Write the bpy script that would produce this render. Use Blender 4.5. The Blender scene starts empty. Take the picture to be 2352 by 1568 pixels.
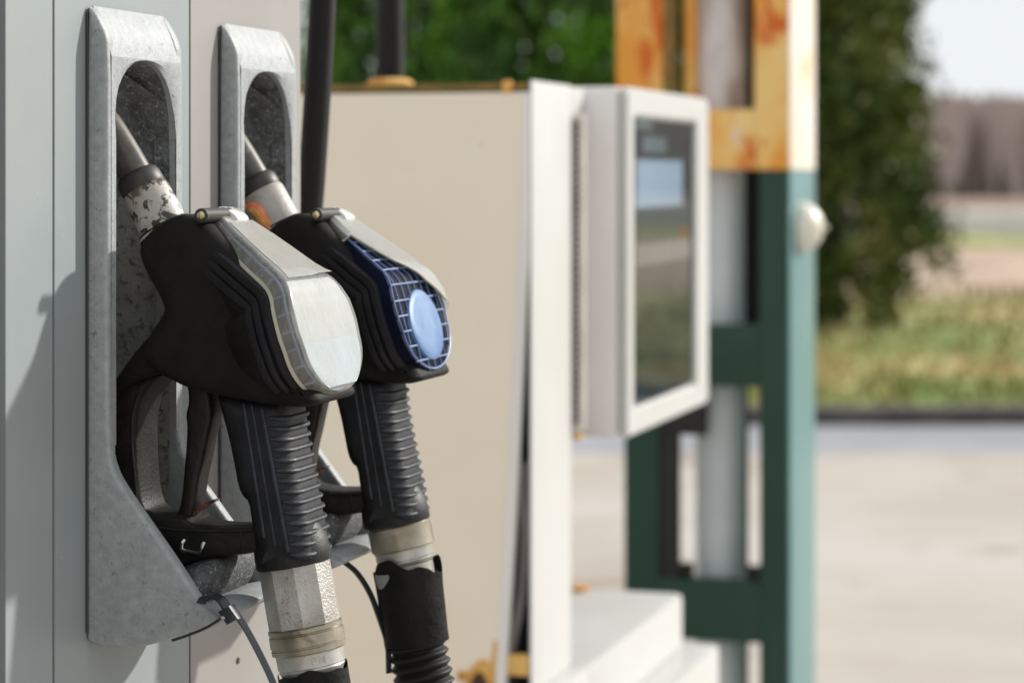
import bpy, bmesh, math, random
from mathutils import Vector, Matrix
from mathutils import noise as mnoise
random.seed(7)
R = math.radians
sc = bpy.context.scene
col = sc.collection
# ------------------------------------------------------------------ camera, light
ZC = 1.25                                   # camera height
TH = R(16.3)                                # the pump row runs off 16.3 degrees right of the view
SN, CS = math.sin(TH), math.cos(TH)
F, CX, HY = 5553.0, 1176.0, 404.0
cd = bpy.data.cameras.new("camera"); cam = bpy.data.objects.new("camera", cd); col.objects.link(cam)
cam.location = (0, 0, ZC); cam.rotation_euler = (R(90), 0, 0)
cd.lens = 85; cd.sensor_width = 36; cd.shift_y = -380 / 2352
cd.clip_start = 0.05; cd.clip_end = 3000
cd.dof.use_dof = True; cd.dof.focus_distance = 1.24; cd.dof.aperture_fstop = 8.5
sc.camera = cam
EL = R(27)
hx, hy = CS * 1.0 + SN * 1.07, -SN * 1.0 + CS * 1.07
hl = math.hypot(hx, hy)
SUN = Vector((hx / hl * math.cos(EL), hy / hl * math.cos(EL), math.sin(EL)))
w = bpy.data.worlds.new("World"); sc.world = w; w.use_nodes = True
wn = w.node_tree.nodes; wn.clear()
sky = wn.new('ShaderNodeTexSky'); sky.sky_type = 'NISHITA'; sky.sun_disc = False
sky.sun_elevation = EL; sky.sun_rotation = math.atan2(SUN.x, SUN.y)
sky.air_density = 1.0; sky.dust_density = 0.6; sky.ozone_density = 1.0
bg = wn.new('ShaderNodeBackground'); bg.inputs[1].default_value = 0.15
wo = wn.new('ShaderNodeOutputWorld')
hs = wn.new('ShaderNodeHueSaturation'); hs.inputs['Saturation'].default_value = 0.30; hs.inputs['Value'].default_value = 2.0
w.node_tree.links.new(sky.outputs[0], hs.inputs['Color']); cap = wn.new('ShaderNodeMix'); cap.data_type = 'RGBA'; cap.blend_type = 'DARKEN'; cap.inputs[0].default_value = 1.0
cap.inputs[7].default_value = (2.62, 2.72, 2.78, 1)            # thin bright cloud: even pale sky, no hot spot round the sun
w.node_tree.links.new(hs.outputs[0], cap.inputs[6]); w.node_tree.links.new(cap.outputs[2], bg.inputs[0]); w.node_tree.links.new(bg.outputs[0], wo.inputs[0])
ld = bpy.data.lights.new("sun", 'SUN'); ld.energy = 2.2; ld.angle = R(2.0); ld.color = (1.0, 0.955, 0.89)
lo = bpy.data.objects.new("sun", ld); col.objects.link(lo)
lo.rotation_euler = SUN.to_track_quat('Z', 'Y').to_euler(); lo.location = (5, 5, 8)
sc.view_settings.view_transform = 'Standard'; sc.view_settings.look = 'None'
sc.view_settings.exposure = 1.15; sc.view_settings.gamma = 1.0

# ------------------------------------------------------------------ frame helpers
def W(u, n, z): return Vector((u * SN + n * CS, u * CS - n * SN, z))
def NZ(px, py, u):
    r = (px - CX) / F; Y = u / (r * SN + CS)
    return ((r * CS - SN) * Y, ZC - (py - HY) / F * Y)
def UZ(px, py, n):
    r = (px - CX) / F; Y = n / (r * CS - SN)
    return ((r * SN + CS) * Y, ZC - (py - HY) / F * Y)
def PY(px, py, Y):                          # point at forward distance Y
    return Vector(((px - CX) / F * Y, Y, ZC - (py - HY) / F * Y))
def zl(pts, u, du=0.0):                     # px outline -> (n,z) outline; a point may carry its own u offset
    out = []
    for p in pts:
        uu = u + (p[2] if len(p) > 2 else du)
        out.append(NZ(p[0], p[1], uu))
    return out

# ------------------------------------------------------------------ materials
MATS = {}
def mat(name, c1, c2=None, rough=0.6, metal=0.0, scale=30.0, lo_=0.4, hi_=0.6, bump=0.0, bscale=200.0,
        spots=None, spec=0.5, coat=0.0, stretch=None, detail=6.0, spots2=None, rvar=0.0, alpha=None):
    m = bpy.data.materials.new(name); m.use_nodes = True
    nt = m.node_tree; N = nt.nodes; L = nt.links
    b = N["Principled BSDF"]
    b.inputs["Roughness"].default_value = rough; b.inputs["Metallic"].default_value = metal
    b.inputs["Specular IOR Level"].default_value = spec; b.inputs["Coat Weight"].default_value = coat
    tc = N.new('ShaderNodeTexCoord'); src = tc.outputs['Object']
    if stretch:
        mp = N.new('ShaderNodeMapping'); mp.inputs['Scale'].default_value = stretch
        L.new(src, mp.inputs[0]); src = mp.outputs[0]
    def nz(sc_, dt=detail, dist=0.0):
        n = N.new('ShaderNodeTexNoise'); n.inputs['Scale'].default_value = sc_
        n.inputs['Detail'].default_value = dt; n.inputs['Distortion'].default_value = dist
        n.inputs['Roughness'].default_value = 0.6
        L.new(src, n.inputs['Vector']); return n
    def ramp(n, a, c, ca=(0, 0, 0, 1), cb=(1, 1, 1, 1)):
        r = N.new('ShaderNodeValToRGB'); r.color_ramp.elements[0].position = a; r.color_ramp.elements[1].position = c
        r.color_ramp.elements[0].color = ca; r.color_ramp.elements[1].color = cb
        L.new(n.outputs[0], r.inputs[0]); return r
    c2 = c2 or tuple(x * 0.85 for x in c1)
    n1 = nz(scale); r1 = ramp(n1, lo_, hi_, (*c1, 1), (*c2, 1)); cur = r1.outputs[0]
    for sp in (spots, spots2):
        if sp:                              # (scale, threshold, colour, width)
            n2 = nz(sp[0], 8.0, 0.6); r2 = ramp(n2, sp[1], sp[1] + sp[3])
            mx = N.new('ShaderNodeMix'); mx.data_type = 'RGBA'
            L.new(r2.outputs[0], mx.inputs[0]); L.new(cur, mx.inputs[6]); mx.inputs[7].default_value = (*sp[2], 1)
            cur = mx.outputs[2]
    L.new(cur, b.inputs['Base Color'])
    if rvar:
        n4 = nz(scale * 2.3); mr = N.new('ShaderNodeMapRange')
        mr.inputs[3].default_value = max(0.02, rough - rvar); mr.inputs[4].default_value = min(1, rough + rvar)
        L.new(n4.outputs[0], mr.inputs[0]); L.new(mr.outputs[0], b.inputs['Roughness'])
    if bump:
        n3 = nz(bscale, 4.0); bp = N.new('ShaderNodeBump'); bp.inputs['Strength'].default_value = bump
        bp.inputs['Distance'].default_value = 0.002
        L.new(n3.outputs[0], bp.inputs['Height']); L.new(bp.outputs[0], b.inputs['Normal'])
    MATS[name] = m
    return m
def veil(name, c, t=0.5, rough=0.25, tint=(1, 1, 1)):          # cloudy clear plastic
    m = bpy.data.materials.new(name); m.use_nodes = True
    nt = m.node_tree; N = nt.nodes; L = nt.links; b = N["Principled BSDF"]
    b.inputs["Roughness"].default_value = rough
    tr = N.new('ShaderNodeBsdfTransparent'); tr.inputs[0].default_value = (*tint, 1)
    mx = N.new('ShaderNodeMixShader')
    tc = N.new('ShaderNodeTexCoord'); n = N.new('ShaderNodeTexNoise'); n.inputs['Scale'].default_value = 45; n.inputs['Detail'].default_value = 3
    L.new(tc.outputs['Object'], n.inputs['Vector'])
    mp = N.new('ShaderNodeMapping'); mp.inputs['Scale'].default_value = (1, 1, 0.25)
    v = N.new('ShaderNodeTexNoise'); v.inputs['Scale'].default_value = 500; v.inputs['Detail'].default_value = 3
    L.new(tc.outputs['Object'], mp.inputs[0]); L.new(mp.outputs[0], v.inputs['Vector'])
    a = N.new('ShaderNodeMath'); a.operation = 'MULTIPLY_ADD'; a.inputs[1].default_value = 0.45; a.inputs[2].default_value = t - 0.36
    L.new(n.outputs[0], a.inputs[0])
    a2 = N.new('ShaderNodeMath'); a2.operation = 'MULTIPLY_ADD'; a2.inputs[1].default_value = 0.35; L.new(v.outputs[0], a2.inputs[0]); L.new(a.outputs[0], a2.inputs[2])
    a2.use_clamp = True
    b.inputs['Base Color'].default_value = (*c, 1)
    L.new(a2.outputs[0], mx.inputs[0]); L.new(tr.outputs[0], mx.inputs[1]); L.new(b.outputs[0], mx.inputs[2])
    L.new(mx.outputs[0], N["Material Output"].inputs[0])
    MATS[name] = m; return m
def glass(name):
    m = bpy.data.materials.new(name); m.use_nodes = True
    nt = m.node_tree; N = nt.nodes; L = nt.links
    for x in list(N):
        if x.type == 'BSDF_PRINCIPLED': N.remove(x)
    fr = N.new('ShaderNodeFresnel'); fr.inputs[0].default_value = 1.6
    tr = N.new('ShaderNodeBsdfTransparent'); gl = N.new('ShaderNodeBsdfGlossy'); gl.inputs['Roughness'].default_value = 0.02
    mx = N.new('ShaderNodeMixShader'); L.new(fr.outputs[0], mx.inputs[0]); L.new(tr.outputs[0], mx.inputs[1]); L.new(gl.outputs[0], mx.inputs[2])
    L.new(mx.outputs[0], N["Material Output"].inputs[0]); MATS[name] = m; return m

mat('panel_cool', (.27, .30, .308), (.25, .28, .288), rough=.42, scale=6, spots=(260, .72, (.6, .63, .63), .02), bump=.02, bscale=60, spots2=(3, .60, (.235, .264, .272), .2))
mat('panel_warm', (.31, .295, .28), (.285, .27, .255), rough=.42, scale=6, spots=(240, .73, (.65, .65, .63), .02), bump=.02, bscale=60)
mat('dark_trim', (.035, .04, .038), rough=.6)
mat('zinc', (.335, .355, .36), (.27, .288, .295), rough=.5, scale=200, lo_=.36, hi_=.64, bump=.22, bscale=600, spots=(300, .61, (.15, .162, .168), .08), spots2=(20, .60, (.23, .242, .245), .14))
mat('socket_grey', (.30, .30, .29), (.20, .20, .19), rough=.7, scale=25, bump=.4, bscale=400, spots=(210, .53, (.10, .095, .085), .10), spots2=(9, .56, (.17, .165, .15), .12))
mat('socket', (.085, .088, .085), (.16, .165, .165), rough=.85, scale=70, bump=.9, bscale=380, spots=(420, .56, (.30, .32, .34), .08), spots2=(18, .56, (.035, .03, .027), .14))
mat('cup_rubber', (.045, .045, .045), (.09, .095, .1), rough=.7, scale=150, bump=.8, bscale=500, spots=(520, .60, (.42, .44, .48), .04))
mat('black_rubber', (.0085, .0075, .0070), (.013, .0115, .011), rough=.62, scale=50, bump=.10, bscale=500, spec=.14)
mat('rim_rubber', (.009, .008, .009), (.014, .0125, .016), rough=.55, scale=40, bump=.08, bscale=400, spec=.22)
mat('grip_rubber', (.0075, .0078, .0085), (.014, .0145, .017), rough=.5, scale=90, bump=.15, bscale=600, spec=.32)
mat('rib_rubber', (.016, .019, .026), (.030, .036, .049), rough=.48, scale=120, bump=.15, bscale=700, spec=.4)
mat('trigger', (.008, .007, .006), (.015, .010, .009), rough=.45, scale=60, bump=.2, bscale=500, spots=(60, .68, (.04, .035, .03), .08), spec=.3)
mat('guard', (.009, .0082, .0075), (.016, .0145, .0135), rough=.5, scale=80, bump=.25, bscale=500, spots=(260, .70, (.06, .055, .05), .05), spec=.2)
mat('latch_red', (.16, .045, .025), (.05, .02, .015), rough=.5, scale=120)
mat('chrome', (.8, .8, .78), (.6, .6, .58), rough=.18, metal=1.0)
mat('brass', (.75, .62, .36), (.5, .4, .22), rough=.3, metal=1.0, scale=200)
mat('spout', (.11, .105, .095), (.07, .066, .06), rough=.42, metal=.5, scale=60, spots=(90, .6, (.2, .19, .17), .1))
mat('spout_ring', (.024, .022, .021), (.035, .032, .029), rough=.5)
mat('collar_dirty', (.50, .485, .45), (.40, .37, .33), rough=.45, scale=40, bump=.25, bscale=300,
    spots=(150, .50, (.045, .035, .025), .04), spots2=(60, .54, (.12, .09, .06), .10))
mat('collar_clean', (.38, .34, .31), (.48, .45, .41), rough=.45, scale=35, bump=.2, bscale=300, spots=(40, .66, (.16, .12, .10), .08))
mat('white_metal', (.52, .52, .52), (.42, .42, .42), rough=.35)
mat('nickel', (.50, .49, .46), (.33, .31, .28), rough=.42, metal=.55, scale=30, bump=.3, bscale=700, spots=(26, .58, (.13, .11, .09), .16), spots2=(300, .60, (.22, .21, .19), .08))
mat('nickel_gold', (.40, .36, .29), (.26, .23, .17), rough=.36, metal=.7, scale=40, spots=(40, .58, (.14, .11, .07), .1))
mat('silver', (.50, .49, .46), (.36, .35, .31), rough=.38, metal=.5, scale=60, spots=(90, .60, (.16, .14, .11), .08))
mat('sleeve', (.012, .0115, .0115), (.020, .019, .019), rough=.5, scale=50, bump=.3, bscale=250, spots=(60, .68, (.06, .06, .06), .1), spec=.3)
mat('hose_black', (.010, .009, .0085), (.008, .0075, .007), rough=.55, spots=(50, .68, (.05, .04, .035), .1), spec=.25)
mat('tie', (.022, .023, .03), (.03, .032, .042), rough=.3)
mat('navy', (.006, .008, .028), (.005, .006, .018), rough=.6, scale=80, spec=.06)
mat('grid_blue', (.11, .18, .36), (.06, .10, .24), rough=.45, scale=90)
mat('boss_blue', (.075, .16, .35), (.13, .23, .40), rough=.5, scale=45, spots=(150, .64, (.05, .10, .24), .08))
mat('label_white', (.52, .535, .52), (.48, .50, .49), rough=.4, scale=25, bump=.03, bscale=150, spots=(120, .68, (.40, .41, .40), .06))
mat('label_blue', (.46, .54, .60), (.50, .56, .60), rough=.4, scale=30, spots=(200, .66, (.36, .48, .58), .06))
mat('torn_plastic', (.72, .73, .70), (.66, .67, .65), rough=.25, scale=20, coat=.3)
mat('plastic_edge', (.52, .50, .40), (.46, .45, .36), rough=.3, scale=60)
veil('clear_plastic', (.50, .49, .42), t=.30)
veil('clear_plastic_top', (.48, .49, .47), t=.38, rough=.22)
mat('plate_plastic', (.68, .68, .645), (.63, .635, .61), rough=.22, scale=30, spots=(90, .66, (.55, .55, .52), .1), coat=.6)
mat('tape_orange', (.75, .38, .08), (.70, .16, .07), rough=.5, scale=90, spots=(60, .55, (.75, .55, .2), .05))
mat('cream', (.88, .80, .67), (.85, .755, .61), rough=.5, scale=3, spots=(9, .66, (.78, .68, .55), .15), spots2=(30, .70, (.62, .53, .43), .06))
mat('cream_rust', (.66, .585, .475), (.63, .55, .44), rough=.5, scale=3)
mat('white_paint', (.54, .54, .525), (.51, .51, .49), rough=.4, scale=5, spots=(20, .74, (.5, .42, .30), .06))
mat('box_paint', (.80, .775, .755), (.76, .735, .715), rough=.45, scale=5, spots=(30, .76, (.6, .42, .2), .04))
mat('rust_line', (.25, .15, .035), (.16, .11, .03), rough=.8, scale=40)
mat('rust_yellow', (.74, .46, .14), (.62, .26, .04), rough=.8, scale=25, spots=(30, .58, (.3, .1, .02), .08))
mat('rust_hole', (.10, .04, .02), (.03, .02, .015), rough=.9, scale=80)
mat('interior_black', (.018, .016, .015), rough=.8)
mat('grey_cable', (.17, .15, .15), (.13, .115, .115), rough=.4)
mat('gasket', (.80, .74, .68), (.70, .64, .58), rough=.7)
mat('reflection_pale', (.80, .80, .78), rough=.5)  # pale colour of the reflection painted behind the display glass
mat('hole_black', (.05, .045, .04), rough=.9)
mat('screen_dark', (.10, .17, .175), (.13, .19, .19), rough=.4, scale=6)
mat('screen_blue', (.62, .78, .92), (.56, .72, .88), rough=.4, scale=12)
for nm_, st_ in (('screen_blue', .13), ('screen_mark', .09)):
    if nm_ in MATS: b_ = MATS[nm_].node_tree.nodes['Principled BSDF']; b_.inputs['Emission Color'].default_value = (.62, .80, .95, 1); b_.inputs['Emission Strength'].default_value = st_
mat('screen_mark', (.55, .75, .78), rough=.5)
mat('screen_red', (.45, .08, .10), rough=.5)
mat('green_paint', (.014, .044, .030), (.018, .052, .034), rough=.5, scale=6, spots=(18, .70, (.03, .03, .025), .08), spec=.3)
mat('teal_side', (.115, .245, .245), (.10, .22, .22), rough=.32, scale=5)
mat('rust_orange', (.80, .55, .20), (.76, .32, .045), rough=.75, scale=9, lo_=.44, hi_=.58, stretch=(1, 1, .5), spots=(13, .57, (.60, .12, .010), .06), spots2=(7, .62, (.66, .59, .52), .05))
mat('bleached', (.72, .64, .52), (.74, .70, .64), rough=.6, scale=8, spots=(9, .62, (.72, .42, .12), .08))
mat('pipe_grey', (.56, .60, .61), (.48, .52, .53), rough=.45, scale=6)
mat('pipe_bark', (.36, .29, .25), (.66, .62, .62), rough=.8, scale=12, stretch=(1, 1, .35), lo_=.44, hi_=.56, spots=(18, .62, (.12, .09, .06), .06))
mat('white_cap', (.74, .72, .64), (.70, .66, .52), rough=.4)
mat('concrete', (.405, .360, .315), (.465, .43, .39), rough=.85, scale=.7, spots=(.45, .54, (.36, .30, .235), .15), spots2=(1.1, .56, (.29, .23, .18), .10), bump=.2, bscale=80)
mat('asphalt', (.24, .245, .26), (.34, .35, .38), rough=.8, scale=.4)
mat('kerb', (.12, .105, .095), (.07, .062, .056), rough=.9, scale=3)
mat('turf', (.17, .22, .045), (.40, .34, .13), rough=.95, scale=.6, lo_=.44, hi_=.58, spots=(1.1, .57, (.12, .21, .03), .08), spots2=(.5, .60, (.50, .38, .24), .06))
mat('dry_turf', (.46, .34, .25), (.36, .25, .18), rough=.95, scale=.22, lo_=.42, hi_=.58, spots=(.4, .60, (.26, .25, .09), .12))
mat('grass_blade', (.20, .22, .05), (.44, .33, .14), rough=.8, scale=.6, lo_=.42, hi_=.56)
mat('scrub', (.27, .16, .125), (.22, .15, .11), rough=.95, scale=.08)
mat('barrier', (.80, .78, .75), (.72, .70, .67), rough=.8, scale=1)
mat('bark', (.06, .045, .035), (.10, .08, .06), rough=.9, scale=12, bump=.5, bscale=40)
mat('leaf_green', (.035, .095, .012), (.14, .33, .022), rough=.6, scale=1.6, lo_=.48, hi_=.60, spots=(1.5, .58, (.020, .045, .012), .08))
mat('leaf_olive', (.060, .105, .020), (.15, .17, .035), rough=.65, scale=1.6, lo_=.4, hi_=.6, spots=(1.2, .58, (.26, .20, .07), .08))
mat('wood_far', (.45, .37, .34), (.50, .41, .38), rough=.95, scale=.05, spots=(.07, .6, (.50, .36, .33), .2))
glass('pane_glass')

# ------------------------------------------------------------------ object helpers
def empty(name, loc, label=None, cat=None, group=None, kind=None):
    o = bpy.data.objects.new(name, None); o.location = loc; col.objects.link(o); o.empty_display_size = .05
    tag(o, label, cat, group, kind); return o
def tag(o, label=None, cat=None, group=None, kind=None):
    if label: o['label'] = label
    if cat: o['category'] = cat
    if group: o['group'] = group
    if kind: o['kind'] = kind
    return o
def wloc(o):
    v = Vector(o.location)
    while o.parent: o = o.parent; v += Vector(o.location)
    return v
def build(name, bm, m, parent=None, smooth=35, loc=None):
    base = wloc(parent) if parent else Vector((0, 0, 0))
    if loc is not None: base = Vector(loc)
    bmesh.ops.recalc_face_normals(bm, faces=bm.faces)
    for v in bm.verts: v.co -= base
    me = bpy.data.meshes.new(name)
    for f in bm.faces: f.smooth = smooth > 0
    if smooth > 0:
        lim = R(smooth)
        for e in bm.edges:
            if len(e.link_faces) == 2:
                try: e.smooth = e.calc_face_angle() < lim
                except Exception: e.smooth = True
    bm.to_mesh(me); bm.free()
    ms = m if isinstance(m, (list, tuple)) else [m]
    for x in ms: me.materials.append(MATS[x])
    o = bpy.data.objects.new(name, me); col.objects.link(o)
    if parent: o.parent = parent
    elif loc is not None: o.location = base
    return o
def chaikin(pts, it=2, closed=True, k=.25):
    for _ in range(it):
        out = []; n = len(pts)
        for i in range(n if closed else n - 1):
            a, b = pts[i], pts[(i + 1) % n]
            out.append(tuple(a[j] * (1 - k) + b[j] * k for j in range(len(a))))
            out.append(tuple(a[j] * k + b[j] * (1 - k) for j in range(len(a))))
        if not closed: out = [pts[0]] + out + [pts[-1]]
        pts = out
    return pts
def inset(poly, d):
    n = len(poly); A = sum(poly[i][0] * poly[(i + 1) % n][1] - poly[(i + 1) % n][0] * poly[i][1] for i in range(n))
    s = 1 if A > 0 else -1; out = []
    for i in range(n):
        p0, p1, p2 = Vector(poly[i - 1]), Vector(poly[i]), Vector(poly[(i + 1) % n])
        a = (p1 - p0); b = (p2 - p1)
        if a.length < 1e-9 or b.length < 1e-9: out.append(tuple(p1)); continue
        a.normalize(); b.normalize()
        na = Vector((-a.y, a.x)) * s; nb = Vector((-b.y, b.x)) * s
        m = na + nb
        if m.length < 1e-4: m = na
        m.normalize(); c = max(.5, m.dot(na))
        out.append(tuple(p1 + m * (d / c)))
    for _ in range(60):                     # collapse edges the inset has flipped
        bad = 0
        for i in range(n):
            j = (i + 1) % n
            ox, oy = poly[j][0] - poly[i][0], poly[j][1] - poly[i][1]
            qx, qy = out[j][0] - out[i][0], out[j][1] - out[i][1]
            if ox * qx + oy * qy < -1e-12:
                m_ = ((out[i][0] + out[j][0]) / 2, (out[i][1] + out[j][1]) / 2); out[i] = out[j] = m_; bad += 1
        if not bad: break
    return out
def dedupe(p, e=1.2e-4):
    out = []
    for q in p:
        if not out or math.hypot(q[0] - out[-1][0], q[1] - out[-1][1]) > e: out.append(q)
    while len(out) > 3 and math.hypot(out[0][0] - out[-1][0], out[0][1] - out[-1][1]) <= e: out.pop()
    return out
def extr(bm, poly, u0, u1, r=.002, seg=3, fn=None, mi=0):
    """rounded extrusion of a closed (n,z) outline between two u planes"""
    fn = fn or W
    poly = dedupe([tuple(p[:2]) for p in poly])
    rings = []
    for k in range(seg + 1):
        a = k / seg * math.pi / 2
        rings.append((u0 + r - r * math.cos(a), inset(poly, r - r * math.sin(a))))
    for k in range(seg, -1, -1):
        a = k / seg * math.pi / 2
        rings.append((u1 - r + r * math.cos(a), inset(poly, r - r * math.sin(a))))
    vs = [[bm.verts.new(fn(u, p[0], p[1])) for p in pl] for u, pl in rings]
    n = len(poly)
    for a, b in zip(vs, vs[1:]):
        for i in range(n):
            f = bm.faces.new((a[i], a[(i + 1) % n], b[(i + 1) % n], b[i])); f.material_index = mi
    from mathutils.geometry import tessellate_polygon
    for ring, pl in ((vs[0], rings[0][1]), (vs[-1], rings[-1][1])):
        for t in tessellate_polygon([[Vector((p[0], p[1], 0)) for p in pl]]):
            try: f = bm.faces.new([ring[i] for i in t]); f.material_index = mi
            except ValueError: pass
    return vs
def box(bm, u0, u1, n0, n1, z0, z1, bev=0.0, fn=None):
    fn = fn or W
    vs = [bm.verts.new(fn(u, n, z)) for u in (u0, u1) for n in (n0, n1) for z in (z0, z1)]
    fs = [bm.faces.new([vs[i] for i in q]) for q in ((0, 1, 3, 2), (4, 6, 7, 5), (0, 4, 5, 1), (2, 3, 7, 6), (0, 2, 6, 4), (1, 5, 7, 3))]
    if bev:
        es = list({e for f in fs for e in f.edges})
        bmesh.ops.bevel(bm, geom=es, offset=bev, segments=2, profile=.6, affect='EDGES')
def tube(bm, pts, rad, seg=12, flat=None, caps=True, mi=0):
    """pts: world points; rad: number or list; flat: (vector, factor) squashes along vector"""
    P = [Vector(p) for p in pts]; n = len(P)
    rr = rad if isinstance(rad, (list, tuple)) else [rad] * n
    T = []
    for i in range(n):
        t = (P[min(i + 1, n - 1)] - P[max(i - 1, 0)]); t.normalize(); T.append(t)
    ref = Vector((0, 0, 1)) if abs(T[0].z) < .9 else Vector((1, 0, 0))
    x = T[0].cross(ref).normalized(); rings = []
    for i in range(n):
        x = (x - T[i] * x.dot(T[i])).normalized(); y = T[i].cross(x)
        ring = []
        for k in range(seg):
            a = 2 * math.pi * k / seg
            o = (x * math.cos(a) + y * math.sin(a)) * rr[i]
            if flat: o -= flat[0] * o.dot(flat[0]) * (1 - flat[1])
            ring.append(bm.verts.new(P[i] + o))
        rings.append(ring)
    for a, b in zip(rings, rings[1:]):
        for k in range(seg):
            f = bm.faces.new((a[k], a[(k + 1) % seg], b[(k + 1) % seg], b[k])); f.material_index = mi
    if caps:
        f = bm.faces.new(rings[0][::-1]); f.material_index = mi
        f = bm.faces.new(rings[-1]); f.material_index = mi
    return rings
def lathe(bm, p0, p1, prof, seg=32, rot=0.0):
    """prof: (t metres along axis, radius)"""
    p0 = Vector(p0); ax = (Vector(p1) - p0).normalized()
    x = ax.cross(Vector((0, 1, 0))).normalized(); y = ax.cross(x); rings = []
    for t, r in prof:
        rings.append([bm.verts.new(p0 + ax * t + (x * math.cos(2 * math.pi * k / seg + rot) + y * math.sin(2 * math.pi * k / seg + rot)) * r) for k in range(seg)])
    for a, b in zip(rings, rings[1:]):
        for k in range(seg): bm.faces.new((a[k], a[(k + 1) % seg], b[(k + 1) % seg], b[k]))
    bm.faces.new(rings[0][::-1]); bm.faces.new(rings[-1])
def spl(pts, n=8):                          # catmull-rom through points
    P = [Vector(p) for p in pts]; out = []
    for i in range(len(P) - 1):
        a, b, c, d = P[max(i - 1, 0)], P[i], P[i + 1], P[min(i + 2, len(P) - 1)]
        for k in range(n):
            t = k / n
            out.append(.5 * ((2 * b) + (c - a) * t + (2 * a - 5 * b + 4 * c - d) * t * t + (3 * b - a - 3 * c + d) * t ** 3))
    out.append(P[-1]); return out
def interp(tab, x):
    for (a, b), (c, d) in zip(tab, tab[1:]):
        if x <= c: return b + (d - b) * max(0, (x - a)) / (c - a)
    return tab[-1][1]

# ================================================================== grey pump
N0 = -.5397                                 # plane of the pump's front panels
U1 = 1.092; HW_ = .091                      # holster 1 start, holster width
U2 = 1.2575                                 # holster 2 start
def seam(px): return UZ(px, 800, N0)[0]
uA, uB, uC_, uD = seam(13), seam(123), seam(436), seam(690)
pump = empty('fuel_pump', W(uA - .1, N0 - .2, 0), 'grey sheet metal fuel pump cabinet carrying two nozzle holsters, nearest the viewer', 'fuel pump', 'fuel pumps in a row')
ZT = 1.62
def panel(name, ua, ub, mt, hole=None, lean=0):
    bm = bmesh.new()
    if hole:
        h0, h1, z0, z1 = hole
        cells = [(ua, h0, .12, ZT), (h1, ub, .12, ZT), (h0, h1, z1, ZT), (h0, h1, .12, z0)]
    else: cells = [(ua, ub, .12, ZT)]
    for a, b, c, d in cells:
        vs = [bm.verts.new(W(u, N0, z)) for u, z in ((a, c), (b, c), (b, d), (a, d))]
        bm.faces.new(vs)
    bmesh.ops.remove_doubles(bm, verts=bm.verts, dist=1e-5)
    # folded-back edges of the sheet
    for ue in (ua, ub):
        vs = [bm.verts.new(W(ue, nn, z)) for nn, z in ((N0, .12), (N0 - .02, .12), (N0 - .02, ZT), (N0, ZT))]
        bm.faces.new(vs)
    return build(name, bm, mt, pump, smooth=0)
g = .0012
ZH1, ZH0 = ZC + .06, ZC - .20
panel('front_panel', uA, uB - g, 'panel_cool')
panel('front_panel', uB + g, uC_ - g, 'panel_cool', (U1 + .01, U1 + HW_ - .01, ZH0, ZH1))
panel('front_panel', uC_ + g, uD, 'panel_warm', (U2 + .01, U2 + HW_ - .01, ZH0, ZH1))
bm = bmesh.new(); box(bm, uA - .30, uA - .0015, N0 - .42, N0 - .008, 0, ZT, .004); build('corner_post', bm, 'dark_trim', pump)
bm = bmesh.new(); box(bm, uA, uD - .002, N0 - .42, N0 - .11, .0, ZT - .002, .004); build('cabinet', bm, 'panel_warm', pump)
bm = bmesh.new(); box(bm, uD - .004, uD - .0005, N0 - .108, N0 - .0005, .0, ZT - .002, 0)
build('side_panel', bm, 'panel_warm', pump)
for us in (uB, uC_):                        # black seals seen in the panel joints
    bm = bmesh.new(); box(bm, us - .004, us + .004, N0 - .012, N0 - .004, .12, ZT - .01, 0); build('joint_seal', bm, 'dark_trim', pump)
bm = bmesh.new(); box(bm, uA - .3, uD, N0 - .42, N0 + .002, ZT, ZT + .05, .006); build('top_cap', bm, 'panel_cool', pump)
bm = bmesh.new(); box(bm, uA - .28, uD - .02, N0 - .40, N0 - .02, 0, .119, .004); build('plinth', bm, 'dark_trim', pump)
bm = bmesh.new()
p = W(*( (lambda a: (a[0], N0, a[1]))(UZ(546, 1516, N0)) ))
tube(bm, [p - W(0, .004, 0), p + W(0, .0006, 0)], .0019, 12); build('screw_hole', bm, 'hole_black', pump)

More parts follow.
